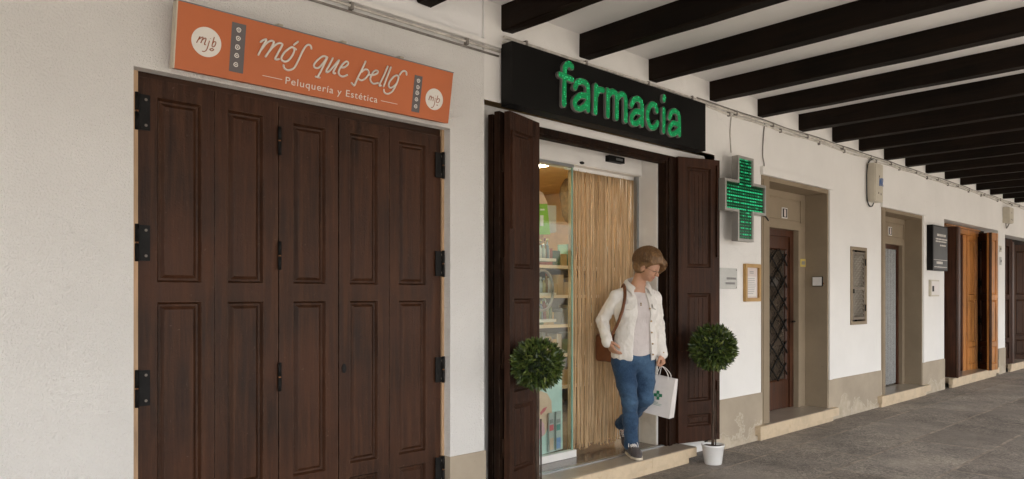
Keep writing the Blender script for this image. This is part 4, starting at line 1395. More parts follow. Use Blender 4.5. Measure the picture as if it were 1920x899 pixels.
def lattice(bm, x0, x1, z0, z1, sx, sz, y, r):
    k = -60
    while k < 60:
        for sg in (1, -1):
            q = clip_line(x0 + k * sx, z0 if sg > 0 else z0, sx * sg, sz, x0, x1, z0, z1)
            if q: tube(bm, [(q[0][0], y + sg * r * .8, q[0][1]), (q[1][0], y + sg * r * .8, q[1][1])], r, 5)
        k += 1
lattice(bm, 7.195, gx1 - .005, gz0 + .005, gz1 - .005, sx_, sz_, YDD + 0.014, 0.0075)
obj('diamond_grille', bm, M['iron'], dr)
hx, hz = W(1485, 606, YDD)
bm = nb(); box(bm, hx - .015, hx + .015, YDD + 0.008, YDD + 0.0155, hz - .08, hz + .07)
tube(bm, catmull([(hx, YDD + .01, hz + .02), (hx, YDD - .035, hz + .02), (hx - .08, YDD - .04, hz + .015)], 5), 0.008, 8)
obj('handle', bm, M['iron'], dr)
dbl_step(6.62, 8.42, 0.36, 'cream stone step under the doorway with the diamond grille door')

d2_ = doorway('d2', 'tan painted doorway hung with a grey chain curtain, second house door', 0, 0, 0.22, 2.535, X_at(1692, 0.22), 2.12, 0.13)
YE = 0.27
bm = nb()
xr = X_at(1692, 0.24)
box(bm, 9.95, 10.03, YE, YE + 0.06, 0.147, 2.119); box(bm, xr - 0.11, xr - 0.002, YE, YE + 0.06, 0.147, 2.119); box(bm, 10.03, xr - 0.11, YE, YE + 0.06, 2.06, 2.119)
obj('door_frame', bm, M['midwood'], d2_, bevel=0.005)
bm = nb()
x0_, x1_ = 10.03, xr - 0.112
nx = 120
vv = []
for i in range(nx + 1):
    x = x0_ + (x1_ - x0_) * i / nx
    y = YE + 0.02 + 0.010 * math.sin(i * 0.55) + 0.006 * math.sin(i * 1.7)
    vv.append((bm.verts.new((x, y, 0.165)), bm.verts.new((x, y, 2.058))))
for a, b in zip(vv, vv[1:]): bm.faces.new((a[0], b[0], b[1], a[1]))
cm, N, P, L = newmat('metal_chain_curtain')
v = coords(N, L, (1, 1, 1))
wv = N.nodes.new('ShaderNodeTexWave'); wv.bands_direction = 'Z'; wv.inputs['Scale'].default_value = 19; wv.inputs['Distortion'].default_value = 3.5; wv.inputs['Detail Scale'].default_value = 6
L(v, wv.inputs['Vector'])
L(ramp(N, L, wv.outputs['Fac'], [(0.2, (0.13, 0.13, 0.125)), (0.8, (0.29, 0.29, 0.28))]), P.inputs['Base Color'])
P.inputs['Metallic'].default_value = 0.3; P.inputs['Roughness'].default_value = 0.45
obj('chain_curtain', bm, cm, d2_)
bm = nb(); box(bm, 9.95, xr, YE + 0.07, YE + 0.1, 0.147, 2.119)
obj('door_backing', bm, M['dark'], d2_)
dbl_step(9.70, 11.50, 0.33, 'cream stone step under the doorway with the grey chain curtain')

def number_plate(px, py, Y, label):
    cx, cz = W(px, py, Y)
    t = empty('house_number', (cx, Y, cz), label, 'house number')
    bm = nb(); box(bm, cx - .062, cx + .062, Y - 0.010, Y - 0.001, cz - .058, cz + .058)
    obj('plate', bm, M['paper'], t, bevel=0.003)
    bm = nb(); box(bm, cx - .050, cx + .050, Y - 0.0125, Y - 0.0105, cz - .048, cz + .048)
    obj('dark_field', bm, M['black'], t)
    bm = nb(); box(bm, cx - .024, cx + .020, Y - 0.0145, Y - 0.013, cz - .040, cz + .040)
    obj('pale_figure', bm, M['paperp'], t)
number_plate(1470, 400, 0.25 + .008, 'small house number plate over the diamond grille door')
number_plate(1668, 434, 0.22 + .008, 'small house number plate over the chain curtain door')
# entry phone and sticker inside the first doorway
yy = 0.10
ph = empty('entry_phone', (8.25, yy, 1.59), 'silver entry phone panel on the tan side of the first doorway', 'entry phone')
bm = nb()
xr_ = 8.2495
z0_, z1_ = 1.515, 1.625
# sits on the right reveal, facing the camera side
box(bm, xr_ - 0.022, xr_, 0.045, 0.155, z0_, z1_)
obj('housing', bm, M['iron'], ph, bevel=0.005)
bm = nb(); box(bm, xr_ - 0.028, xr_ - 0.0225, 0.049, 0.151, z0_ + .007, z1_ - .006)
obj('face_plate', bm, M['alu'], ph)
bm = nb(); box(bm, xr_ - 0.008, xr_, 0.03, 0.042, z0_ + .02, z0_ + .04)
obj('side_button', bm, M['rust'], ph)
sx_c, sz_c = W(1506, 493.5, 0.25)
bm = nb(); box(bm, sx_c - .075, sx_c + .06, 0.2465, 0.2495, sz_c - .045, sz_c + .045)
st = obj('sticker', bm, M['yellow'])
tag(st, 'yellow sticker on the tan post beside the diamond grille door', 'sticker')
bm = nb(); box(bm, sx_c - .045, sx_c + .03, 0.2445, 0.246, sz_c - .02, sz_c + .02)
obj('sticker_print', bm, M['plaque'], st)

# ---- wall furniture
def wbox(px0, py0, px1, py1, Y):
    (a, z1), (b, z0) = W(px0, py0, Y), W(px1, py1, Y)
    return a, b, z0, z1
a, b, z0, z1 = 5.90 + .04, W(1380, 500, 0)[0], 1.475, 1.665
pq = empty('name_plaque', ((a + b) / 2, -.01, z0), 'grey metal name plaque on the wall behind the right shutter', 'plaque')
bm = nb(); box(bm, a, b, -0.012, -0.001, z0, z1)
obj('plate', bm, M['plaque'], pq, bevel=0.002)
bm = nb()
rng = random.Random(2)
for k, (u0, u1) in enumerate(((0.45, 0.93), (0.40, 0.86))):
    x = a + (b - a) * u0
    while x < a + (b - a) * u1:
        ww = rng.uniform(.008, .02); box(bm, x, x + ww, -0.0135, -0.0125, z0 + .085 - k * .045, z0 + .105 - k * .045); x += ww + .006
obj('engraving', bm, M['ink'], pq)
for xx in (a + .015, b - .015):
    for zz_ in (z0 + .015, z1 - .015):
        bm = nb(); prism(bm, [(xx + .005 * math.cos(t), zz_ + .005 * math.sin(t)) for t in [k * math.pi / 4 for k in range(8)]], -0.015, -0.0125)
        obj('screw', bm, M['screw'], pq)
a, b, z0, z1 = W(1393, 500)[0], W(1422, 500)[0], 1.355, 1.715
fr = empty('notice_frame', ((a + b) / 2, -.02, z0), 'gilt framed notice with pinkish papers beside the first doorway', 'notice')
bm = nb()
for q in ((a, a + .035, z0, z1), (b - .035, b, z0, z1), (a + .035, b - .035, z0, z0 + .035), (a + .035, b - .035, z1 - .035, z1)):
    box(bm, q[0], q[1], -0.030, -0.001, q[2], q[3])
obj('frame', bm, M['gold'], fr, bevel=0.004)
bm = nb(); box(bm, a + .035, b - .035, -0.008, -0.002, z0 + .035, z1 - .035)
bkb = obj('backing_paper', bm, M['paperp'], fr)
bm = nb(); box(bm, a + .06, b - .06, -0.0105, -0.0085, z0 + .05, z1 - .12)
obj('notice_sheet', bm, M['paper'], fr)
bm = nb()
for k in range(9):
    box(bm, a + .075, b - .075 - rng.uniform(0, .05), -0.0120, -0.011, z0 + .075 + k * .018, z0 + .079 + k * .018)
for zq in (z1 - .09, z1 - .075):
    box(bm, a + .11, b - .11, -0.0095, -0.0085, zq, zq + .006)
obj('print_lines', bm, M['ink'], fr)
# meter hatch
x0, x1, z0, z1 = NICHE['win'][:4]
mh = empty('meter_hatch', ((x0 + x1) / 2, 0, z0), 'narrow tan meter hatch with wire mesh between the two house doorways', 'hatch')
bm = nb()
for q in ((x0 + .002, x0 + .05, z0 + .002, z1 - .002), (x1 - .05, x1 - .002, z0 + .002, z1 - .002), (x0 + .05, x1 - .05, z0 + .002, z0 + .04), (x0 + .05, x1 - .05, z1 - .04, z1 - .002)):
    box(bm, q[0], q[1], -0.012, 0.03, q[2], q[3])
obj('outer_frame', bm, M['portal'], mh, bevel=0.004)
fm = mat('hatch_metal', (0.15, 0.115, 0.08), 0.5, 0.2, var=0.25)
bm = nb()
zm = W(1610, 541)[1]
for q in ((x0 + .051, x0 + .085, z0 + .061, z1 - .061), (x1 - .085, x1 - .051, z0 + .061, z1 - .061), (x0 + .085, x1 - .085, z0 + .061, z0 + .09), (x0 + .085, x1 - .085, z1 - .09, z1 - .061), (x0 + .085, x1 - .085, zm - .014, zm + .014)):
    box(bm, q[0], q[1], -0.006, 0.025, q[2], q[3])
obj('hatch_door', bm, fm, mh, bevel=0.003)
bm = nb(); lattice(bm, x0 + .085, x1 - .085, z0 + .09, z1 - .09, 0.042, 0.056, 0.004, 0.0055)
obj('wire_mesh', bm, M['mesh'], mh)
bm = nb(); box(bm, x0 + .085, x1 - .085, 0.026, 0.032, z0 + .062, z1 - .062)
obj('back_plate', bm, mat('hatch_back', (0.13, 0.085, 0.055), 0.8, var=0.4, vs=5), mh)
bm = nb(); box(bm, x0 + .06, x0 + .085, -0.02, -0.0065, zm - .06, zm - .01)
for zq in (z0 + .2, z1 - .18): tube(bm, [(x1 - .05, -.012, zq - .04), (x1 - .05, -.012, zq + .04)], .008, 6)
obj('latch', bm, M['iron'], mh)

def telecom_box(x0, x1, z0, z1, label, blue):
    t = empty('junction_box', ((x0 + x1) / 2, -.05, z0), label, 'junction box')
    bm = nb(); box(bm, x0, x1, -0.10, -0.002, z0, z1)
    obj('housing', bm, M['boxgrey'], t, bevel=0.008, seg=2)
    bm = nb(); box(bm, x0 + .012, x1 - .012, -0.108, -0.1005, z0 + .012, z1 - .012)
    cv = obj('cover', bm, M['boxgrey'], t, bevel=0.004)
    if blue:
        bm = nb()
        zc_ = W(1650, 343, -.1)[1]; xm = W(1650.5, 343, -.1)[0]
        # slanted three-letter mark, letters as strokes
        def stk(pts): tube(bm, [(xm + u, -0.110, zc_ + v) for u, v in pts], 0.0055, 5)
        stk([(-.055, -.045), (-.045, .05), (-.02, -.04), (-.012, .05)])
        stk([(.012, -.04), (.02, .055)]); stk([(.02, .055), (.055, .05), (.05, .01), (.018, .008)]); stk([(.03, .008), (.06, -.04)])
        obj('blue_mark', bm, M['blue'], cv)
    bm = nb()
    for (u, v) in ((0.5, 0.66), (0.4, 0.22), (0.7, 0.2)):
        xx, zz_ = x0 + (x1 - x0) * u, z0 + (z1 - z0) * v
        box(bm, xx - .008, xx + .008, -0.1115, -0.1085, zz_ - .012, zz_ + .012)
    obj('cover_screws', bm, M['screw'], cv)
telecom_box(9.361, 9.616, 2.565, 3.03, 'beige junction box with a blue mark above the meter hatch', True)
telecom_box(15.584, 15.88, 2.72, 3.0, 'beige junction box far along the wall above the last doorway', False)
# black sign board by the far shutters
bs2 = empty('menu_sign', (11.8, -.05, 1.77), 'black wall sign with small white lettering before the pine shutters', 'sign')
bm = nb(); box(bm, 11.545, 12.20, -0.08, -0.002, 1.77, 2.42)
obj('board', bm, M['black'], bs2, bevel=0.003)
bm = nb(); box(bm, 11.565, 12.18, -0.0835, -0.0805, 1.79, 2.40)
obj('face', bm, mat('slate_face', (0.055, 0.055, 0.055), 0.45, var=0.2), bs2)
bm = nb()
rng = random.Random(12)
for (z, u0, u1, hgt) in ((2.265, 11.72, 12.1, .035), (2.215, 11.66, 12.15, .02), (2.18, 11.66, 12.12, .02), (2.125, 11.85, 12.1, .022), (1.92, 11.575, 12.17, .006), (1.865, 11.70, 11.95, .035), (1.815, 11.6, 12.15, .012)):
    x = u0
    while x < u1:
        ww = rng.uniform(.012, .035) if hgt > .01 else u1 - u0
        box(bm, x, x + ww, -0.0850, -0.084, z, z + hgt); x += ww + rng.uniform(.006, .016)
obj('white_lettering', bm, M['signdisc'], bs2)
a, b, z0, z1 = wbox(1741, 525, 1757, 556, 0)
tb = empty('switch_box', ((a + b) / 2, -.02, z0), 'small cream switch box under the black wall sign', 'switch box')
bm = nb(); box(bm, a, b, -0.03, -0.001, z0, z1)
obj('housing', bm, M['boxgrey'], tb, bevel=0.004)
bm = nb(); box(bm, a + .03, b - .02, -0.034, -0.0305, z0 + .02, z1 - .02)
obj('cover', bm, M['paper'], tb)
bm = nb(); box(bm, a + .05, a + .12, -0.037, -0.0345, z0 + .07, z0 + .15)
obj('switch_slot', bm, M['iron'], tb)

# ================================================================== far shop doors
M['brownleaf'] = wood_mat('brown_varnished_leaf', (0.030, 0.0125, 0.0055), (0.060, 0.025, 0.010), 0.45, 0.3, spec=0.12)
M['orangedark'] = wood_mat('amber_varnished_leaf', (0.17, 0.072, 0.022), (0.25, 0.112, 0.034), 0.45, 0.25, 0.4, spec=0.2)
far = empty('pine_shutters', (13.8, 0, 0.13), 'open varnished pine folding shutters of the next shop, orange inside', 'shutter')
x0, x1 = 12.32, 15.30
bm = nb(); box(bm, x0 + 0.001, x1 - 0.001, 0.2205, 0.30, 0.0, 2.56)
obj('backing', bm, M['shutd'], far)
bm = nb(); box(bm, 12.75, 14.6, 0.12, 0.22, 2.42, 2.50); box(bm, 12.75, 14.6, 0.10, 0.2, 2.505, 2.53)
obj('head_frame', bm, M['orangewood'], far, bevel=0.004)
def stand_leaf(p, q, th, m, panels=True, boards=0, zt=2.47, parent=None, zb=0.14):
    T, L_ = leaf_T(p, q)
    bm = nb()
    pn_ = [(0.06, L_ - 0.06, 1.42, zt - .12), (0.06, L_ - 0.06, .62, 1.33), (0.06, L_ - .06, .24, .54)] if panels and L_ > .2 else []
    panel_leaf(bm, 0, L_, zb, zt, 0, th, pn_, T, boards=boards)
    return obj('leaf', bm, m, parent, bevel=0.002), T, L_
XA = lambda px, Y: W(px, 560, Y)[0]
stand_leaf((XA(1767, 0.16), 0.16), (XA(1793.5, -0.06), -0.06), 0.045, M['brownleaf'], parent=far)
stand_leaf((XA(1794, -0.062), -0.062), (XA(1801, -0.05), -0.05), 0.16, M['midwood'], False, parent=far)
l1, T1, _ = stand_leaf((XA(1803, 0.20), 0.20), (XA(1811, 0.19), 0.19), 0.02, M['midwood'], False, parent=far)
stand_leaf((XA(1806, 0.19), 0.19), (XA(1814, 0.17), 0.17), 0.02, M['orangewood'], False, 0, parent=far)
l2, T2, L2 = stand_leaf((XA(1813.5, 0.165), 0.165), (XA(1833, 0.12), 0.12), 0.02, M['orangewood'], True, 3, parent=far)
l3, T3, L3 = stand_leaf((XA(1833.5, 0.13), 0.13), (XA(1855.5, -0.09), -0.09), 0.04, M['brownleaf'], True, 2, parent=far)
for z in (2.25, 1.62, 0.98, 0.36):
    hinge(l3, 0.0, -0.002, z, 0.15, -0.09, 0.10, T=T3)
stand_leaf((XA(1856, -0.092), -0.092), (XA(1871, -0.13), -0.13), 0.045, M['orangewood'], True, 1, parent=far)
dbl_step(12.50, 15.10, 0.22, 'cream stone step under the open pine shutters')
far2 = empty('brown_shutters', (16.8, 0, 0.13), 'dark brown open shutters of the farthest shop at the right edge', 'shutter')
bm = nb(); box(bm, 15.751, 18.749, 0.2205, 0.30, 0, 2.52)
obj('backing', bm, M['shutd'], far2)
stand_leaf((15.78, 0.19), (16.10, -0.03), 0.045, M['shut'], True, 2, 2.44, far2)
stand_leaf((16.14, -0.03), (16.22, -0.035), 0.2, M['midwood'], False, 0, 2.40, far2)
stand_leaf((16.4, 0.20), (17.0, 0.12), 0.04, M['brownleaf'], True, 2, 2.40, far2)
stand_leaf((17.05, 0.15), (17.5, -0.06), 0.04, M['brownleaf'], True, 2, 2.40, far2)
stand_leaf((17.52, -0.07), (18.1, -0.11), 0.04, M['shut'], True, 2, 2.40, far2)
dbl_step(15.9, 18.6, 0.22, 'cream stone step under the farthest brown shutters')

# ================================================================== pipes and cables along the wall
rng = random.Random(31)
def run(name, x0, x1, z, y, r, m, label, sag=0.008, step=0.35, clip=0.7):
    n = int((x1 - x0) / step)
    pts = [(x0 + (x1 - x0) * k / n, y + rng.uniform(-.003, .003), z + rng.uniform(-sag, sag)) for k in range(n + 1)]
    bm = nb(); tube(bm, catmull(pts, 3), r, 7)
    o = obj(name, bm, m)
    tag(o, label, 'cable' if r < 0.011 else 'pipe')
    if clip:
        x = max(x0, 0.4) + .2
        while x < min(x1, 19):
            bm = nb(); box(bm, x - .009, x + .009, y - r - .004, -0.0005, z - r - .014, z + r + .009); x += clip * rng.uniform(.7, 1.3)
            obj('clip', bm, M['cablegrey'], o)
    return o
run('wall_pipe', -6, 3.262, 3.014, -0.018, 0.008, M['cable'], 'pale pipe under the ledge above the orange sign', 0.001, 1.0, 0.9)
run('wall_cable', -6, 3.25, 2.984, -0.012, 0.007, M['cablegrey'], 'grey cable under the pale pipe above the orange sign', 0.002, 1.0, 0)
run('wall_pipe', 3.29, 30, 3.118, -0.020, 0.0105, M['cable'], 'pale conduit running under the beams above the pharmacy sign', 0.006, 0.6, 0.8)
run('wall_cable', 3.29, 30, 3.090, -0.012, 0.0085, M['cable'], 'thin off-white cable drooping just under the conduit', 0.010, 0.4, 0.9)
run('wall_cable', 5.6, 30, 3.140, -0.010, 0.006, M['cablegrey'], 'thin grey cable just above the conduit', 0.008, 0.4, 0)
def drop(pts, Y, r, m, label, extra=None):
    bm = nb(); tube(bm, catmull([(*(lambda q: (q[0],))(W(x, y, Y)), Y, W(x, y, Y)[1]) for x, y in pts], 5), r, 6)
    tag(obj('wall_cable', bm, m), label, 'cable')
drop([(1366, 205), (1371, 215), (1369, 250), (1371, 287)], -0.006, 0.0045, M['cable'], 'short pale cable dropping to the top of the green cross')
drop([(1434, 232), (1432, 250), (1430, 290), (1433, 310), (1429, 325)], -0.007, 0.006, M['cablegrey'], 'grey cable dropping to the corner of the first doorway')
drop([(1428, 403), (1436, 407), (1441, 414)], -0.022, 0.007, M['cableblk'], 'short dark cable end beside the right arm of the green cross')
drop([(1646, 300), (1638, 298), (1629, 304), (1625.5, 320), (1625, 345), (1626, 374), (1630, 386), (1635, 387), (1638, 381)], -0.02, 0.0075, M['cableblk'], 'black cable looping round the junction box above the meter hatch')
drop([(1886, 417), (1887, 428), (1890, 424), (1893, 417)], -0.03, 0.010, M['cablegrey'], 'short cable loop under the far junction box')

for i, (px, py, w_, h_, lab) in enumerate(((1875, 467, 6, 9, 'small pale tag high on the wall after the pine shutters'), (1875.5, 490, 6, 12, 'small grey bell plate on the wall after the pine shutters'))):
    x_, z_ = W(px, py)
    t = empty('bell_plate', (x_, 0, z_), lab, 'plate')
    bm = nb(); box(bm, x_ - .05, x_ + .05, -0.012, -0.001, z_ - h_ * .006, z_ + h_ * .006)
    obj('plate', bm, M['boxgrey'] if i == 0 else M['plaque'], t, bevel=0.003)
    bm = nb(); box(bm, x_ - .02, x_ + .02, -0.016, -0.0125, z_ - .02, z_ + .02)
    obj('button', bm, M['iron'], t)
# ================================================================== topiary trees in white pots
def topiary(x, y, R, zc, seed, label, potlabel):
    t = empty('potted_tree', (x, y, 0), label, 'potted tree')
    rng = random.Random(seed)
    bm = nb()
    lathe(bm, (x, y, 0), [(0, 0), (0.066, 0), (0.071, 0.006), (0.090, 0.147), (0.0945, 0.150), (0.096, 0.159), (0.094, 0.165), (0.089, 0.165), (0.087, 0.159), (0.083, 0.14), (0, 0.138)], 40)
    obj('pot', bm, M['pot'], t)
    bm = nb()
    n = 24; rings = []
    c = bm.verts.new((x, y, 0.153))
    for rr, zz_ in ((0.04, 0.151), (0.084, 0.146)):
        rings.append([bm.verts.new((x + rr * math.cos(k * 2 * math.pi / n), y + rr * math.sin(k * 2 * math.pi / n), zz_ + rng.uniform(-.006, .006))) for k in range(n)])
    for k in range(n):
        bm.faces.new((c, rings[0][k], rings[0][(k + 1) % n]))
        bm.faces.new((rings[0][k], rings[1][k], rings[1][(k + 1) % n], rings[0][(k + 1) % n]))
    obj('soil', bm, M['soil'], t, smooth=True)
    bm = nb()
    st_ = [(x + rng.uniform(-.004, .004), y + rng.uniform(-.004, .004), 0.145 + (zc - 0.1 - 0.145) * k / 8) for k in range(9)]
    tube(bm, catmull(st_, 3), 0.0125, 8, 0, 0.010)
    tube(bm, [(x + .022, y - .012, 0.145), (x + .020, y - .012, 0.62)], 0.006, 6)
    obj('trunk', bm, M['bark'], t)
    bm = nb()
    bmesh.ops.create_icosphere(bm, subdivisions=3, radius=R * 0.66, matrix=Matrix.Translation((x, y, zc)))
    for v in bm.verts:
        v.co += (v.co - Vector((x, y, zc))) * rng.uniform(-.25, .12)
    for f in bm.faces: f.material_index = 1
    N_ = 1900
    for i in range(N_):
        # even directions, clumped radius
        ph_ = math.acos(1 - 2 * (i + .5) / N_); th = math.pi * (1 + 5 ** .5) * i
        d = Vector((math.sin(ph_) * math.cos(th), math.sin(ph_) * math.sin(th), math.cos(ph_)))
        d = (d + Vector((rng.gauss(0, .12), rng.gauss(0, .12), rng.gauss(0, .12)))).normalized()
        clump = 0.030 * mnoise.noise(d * 2.6 + Vector((seed, 0, 0))) + 0.016 * mnoise.noise(d * 6 + Vector((0, seed, 0)))
        r0 = R * (0.66 + 0.17 * rng.random() ** 0.7 + clump)
        base = Vector((x, y, zc)) + d * r0
        ax = (d + Vector((rng.gauss(0, .5), rng.gauss(0, .5), rng.gauss(0.05, .5)))).normalized()
        l = rng.uniform(0.034, 0.058) * (R / 0.19); wd = l * rng.uniform(0.15, 0.21)
        side = ax.cross(Vector((rng.gauss(0, 1), rng.gauss(0, 1), rng.gauss(0, 1)))).normalized()
        nrm = side.cross(ax)
        curl = rng.uniform(-.12, .25) * l
        P_ = lambda u, w_: base + ax * (l * u) + side * (wd * w_) - nrm * (curl * u * u) + nrm * abs(w_) * wd * .35
        a = bm.verts.new(P_(0, 0)); m1 = bm.verts.new(P_(.36, 0)); m2 = bm.verts.new(P_(.72, 0)); tip = bm.verts.new(P_(1, 0))
        for sg in (1, -1):
            b1 = bm.verts.new(P_(.32, .95 * sg)); b2 = bm.verts.new(P_(.70, .68 * sg))
            for f in ((a, m1, b1), (m1, m2, b2, b1), (m2, tip, b2)):
                q = bm.faces.new(f if sg > 0 else f[::-1]); q.smooth = True
    obj('crown', bm, [M['leaf'], M['leafcore']], t)
topiary(5.474, -0.245, 0.205, 0.975, 3, 'ball shaped topiary tree in a white pot before the right pharmacy shutter', '')
topiary(3.37, -0.25, 0.178, 0.975, 7, 'ball shaped topiary tree before the left pharmacy shutter, only its crown in view', '')
# ================================================================== the woman leaving the pharmacy
R_ = np.array((0.601, -0.799, 0.0)); T_ = np.array((-0.799, -0.601, 0.0)); Z_ = np.array((0, 0, 1.0))
P0 = np.array((4.70, -0.005, 0.0))
def LP(r, t, z): return P0 + r * R_ + t * T_ + z * Z_
def basis(yaw, pitch=0.0, roll=0.0):
    """forward, left, up of something that faces the camera turned yaw degrees to picture right and pitch degrees down"""
    y, p = rad(yaw), rad(pitch)
    f0 = T_ * math.cos(y) + R_ * math.sin(y)
    l = R_ * math.cos(y) - T_ * math.sin(y)
    f = f0 * math.cos(p) - Z_ * math.sin(p)
    u = np.cross(f, l)
    q = rad(roll)
    l, u = l * math.cos(q) + u * math.sin(q), u * math.cos(q) - l * math.sin(q)
    return f, l, u
tf, tl, _ = basis(24)
TB = np.stack([tl, tf, Z_], 1)                        # torso axes: left, forward, up
hf, hl, hu = basis(60, 24, 0)
HB = np.stack([hf, hl, hu], 1)
HO = LP(0.118, -0.045, 1.668)
def HP(f, l, u): return HO + hf * f + hl * l + hu * u
pel, wai, che, nec = LP(0.0, -0.125, 0.93), LP(0.012, -0.115, 1.11), LP(0.018, -0.108, 1.30), LP(0.030, -0.112, 1.480)
shR, shL = LP(-0.136, -0.045, 1.405), LP(0.172, -0.182, 1.398)
elR, elL = LP(-0.250, -0.11, 1.215), LP(0.198, -0.215, 1.180)
wrR, wrL = LP(-0.205, 0.025, 1.050), LP(0.228, -0.150, 0.945)
hiR, hiL = LP(-0.085, -0.085, 0.875), LP(0.090, -0.155, 0.875)
knR, knL = LP(-0.030, -0.005, 0.575), LP(0.094, -0.070, 0.590)
anR, anL = LP(-0.018, -0.085, 0.215), LP(-0.100, -0.335, 0.325)

person = empty('person', tuple(LP(0, 0, FLOOR)), 'woman in white jacket and blue jeans stepping out of the pharmacy, looking down', 'person')
def skin_mat():
    m, N, P, L = newmat('fair_skin')
    v = coords(N, L, (1, 1, 1))
    L(ramp(N, L, noise(N, L, v, 18, 5), [(0.3, (0.43, 0.225, 0.140)), (0.7, (0.53, 0.295, 0.190))]), P.inputs['Base Color'])
    P.inputs['Roughness'].default_value = 0.5
    P.inputs['Subsurface Weight'].default_value = 0.12
    P.inputs['Subsurface Radius'].default_value = (0.02, 0.008, 0.004)
    L(bump(N, L, noise(N, L, v, 220, 3), 0.12, 0.002), P.inputs['Normal'])
    return m
M['skin'] = skin_mat()
M['lips'] = mat('lip_skin', (0.42, 0.18, 0.13), 0.4, bst=0)
M['eyed'] = mat('dark_lashes', (0.03, 0.02, 0.015), 0.4, bst=0)
def hair_mat():
    m, N, P, L = newmat('brown_hair')
    v = coords(N, L, (60, 60, 9))
    L(ramp(N, L, noise(N, L, v, 2.2, 6, 0.7, 0.8), [(0.30, (0.065, 0.031, 0.011)), (0.5, (0.165, 0.083, 0.030)), (0.70, (0.31, 0.172, 0.068))]), P.inputs['Base Color'])
    P.inputs['Roughness'].default_value = 0.36
    L(bump(N, L, noise(N, L, v, 3.4, 5, 0.7), 0.8, 0.006), P.inputs['Normal'])
    return m
M['hair'] = hair_mat()
def cloth_mat(name, c, weave=700, w2=0.0, c2=None, rough=0.85):
    m, N, P, L = newmat(name)
    v = coords(N, L, (1, 1, 1))
    col = ramp(N, L, noise(N, L, v, 9, 6), [(0.3, mul(c, 0.93)), (0.7, mul(c, 1.05))])
    if c2:
        f = ramp(N, L, noise(N, L, v, 4.5, 5, 0.6), [(0.42, (0, 0, 0)), (0.68, (1, 1, 1))])
        col = mixc(N, L, math_(N, L, 'MULTIPLY', f, 0.6), col, c2)
        f = ramp(N, L, noise(N, L, coords(N, L, (1, 1, 0.35)), 240, 3, 0.7), [(0.35, (0, 0, 0)), (0.7, (1, 1, 1))])
        col = mixc(N, L, math_(N, L, 'MULTIPLY', f, 0.3), col, mul(c2, 1.3))
    L(col, P.inputs['Base Color'])
    P.inputs['Roughness'].default_value = rough
    P.inputs['Specular IOR Level'].default_value = 0.15
    P.inputs['Sheen Weight'].default_value = 0.1
    b = bump(N, L, noise(N, L, v, 26, 4, 0.55, 0.8), 0.45, 0.010)
    L(bump(N, L, noise(N, L, v, weave, 2), 0.25, 0.002, b), P.inputs['Normal'])
    return m
M['jacket'] = cloth_mat('cream_cotton', (0.76, 0.725, 0.68))
M['tee'] = cloth_mat('pale_pink_knit', (0.60, 0.545, 0.53))
M['jeans'] = cloth_mat('blue_denim', (0.014, 0.034, 0.076), 800, c2=(0.085, 0.155, 0.25))
M['shoe'] = cloth_mat('grey_suede', (0.085, 0.073, 0.072), 500)
M['sole'] = mat('cream_rubber', (0.62, 0.54, 0.42), 0.7)
M['lace'] = mat('white_laces', (0.70, 0.66, 0.62), 0.8)
M['leather'] = mat('tan_leather', (0.155, 0.052, 0.018), 0.42, var=0.25, vs=12, bs=120, bst=0.25)
M['button'] = mat('brass_button', (0.42, 0.29, 0.15), 0.4, 0.6)

fL = T_ * 0.34 + R_ * 0.30 - Z_ * 0.89; fL /= np.linalg.norm(fL)
uL = T_ * 0.86 - R_ * 0.12 + Z_ * 0.30; uL -= fL * (uL @ fL); uL /= np.linalg.norm(uL)

# ---- body: one continuous surface from head to feet
LO, HI = np.array((4.15, -0.42, 0.10)), np.array((5.22, 0.62, 1.86))
B = Field(LO, HI, 0.0045)
B.ell(che, (0.150, 0.095, 0.17), TB); B.ell(wai, (0.125, 0.092, 0.17), TB, 0.05); B.ell(pel, (0.155, 0.105, 0.12), TB, 0.05)
B.chain([shR, nec + np.array((0, 0, -0.02)), shL], [0.045, 0.05, 0.045], 0.04)
for s, e, w_ in ((shR, elR, wrR), (shL, elL, wrL)):
    B.chain([s, e, w_], [0.048, 0.036, 0.025], 0.02)
for h, k_, a in ((hiR, knR, anR), (hiL, knL, anL)):
    B.chain([h, k_, a], [0.078, 0.05, 0.034], 0.03)
B.cone(anR, anR + tf * 0.10 - Z_ * 0.045, 0.03, 0.025, 0.02)
B.cone(anL, anL + fL * 0.09 - uL * 0.03, 0.03, 0.02, 0.02)
# neck and head
B.cone(nec, HP(-0.025, 0, -0.075), 0.056, 0.049, 0.03)
B.ell(HO, (0.096, 0.074, 0.088), HB, 0.02)
B.ell(HP(0.030, 0, -0.050), (0.062, 0.060, 0.078), HB, 0.025)
B.cone(HP(0.030, 0, -0.090), HP(0.066, 0, -0.108), 0.036, 0.019, 0.022)
B.ell(HP(0.050, 0, -0.022), (0.046, 0.058, 0.022), HB, 0.015)           # brow
for sg in (-1, 1):
    B.ell(HP(0.058, sg * 0.034, -0.058), (0.026, 0.022, 0.024), HB, 0.014)   # cheek
    B.ell(HP(0.095, sg * 0.031, -0.027), (0.012, 0.018, 0.011), HB, 0.008, True)  # eye socket
    B.ell(HP(0.081, sg * 0.031, -0.028), (0.012, 0.015, 0.009), HB, 0.004)
    B.ell(HP(0.008, sg * 0.077, -0.036), (0.019, 0.011, 0.031), HB, 0.006)  # ear
    B.ell(HP(0.013, sg * 0.088, -0.032), (0.008, 0.006, 0.015), HB, 0.004, True)
B.cone(HP(0.088, 0, -0.022), HP(0.113, 0, -0.056), 0.0085, 0.0115, 0.010)
for sg in (-1, 1): B.ell(HP(0.103, sg * 0.010, -0.060), (0.010, 0.008, 0.0075), HB, 0.005)
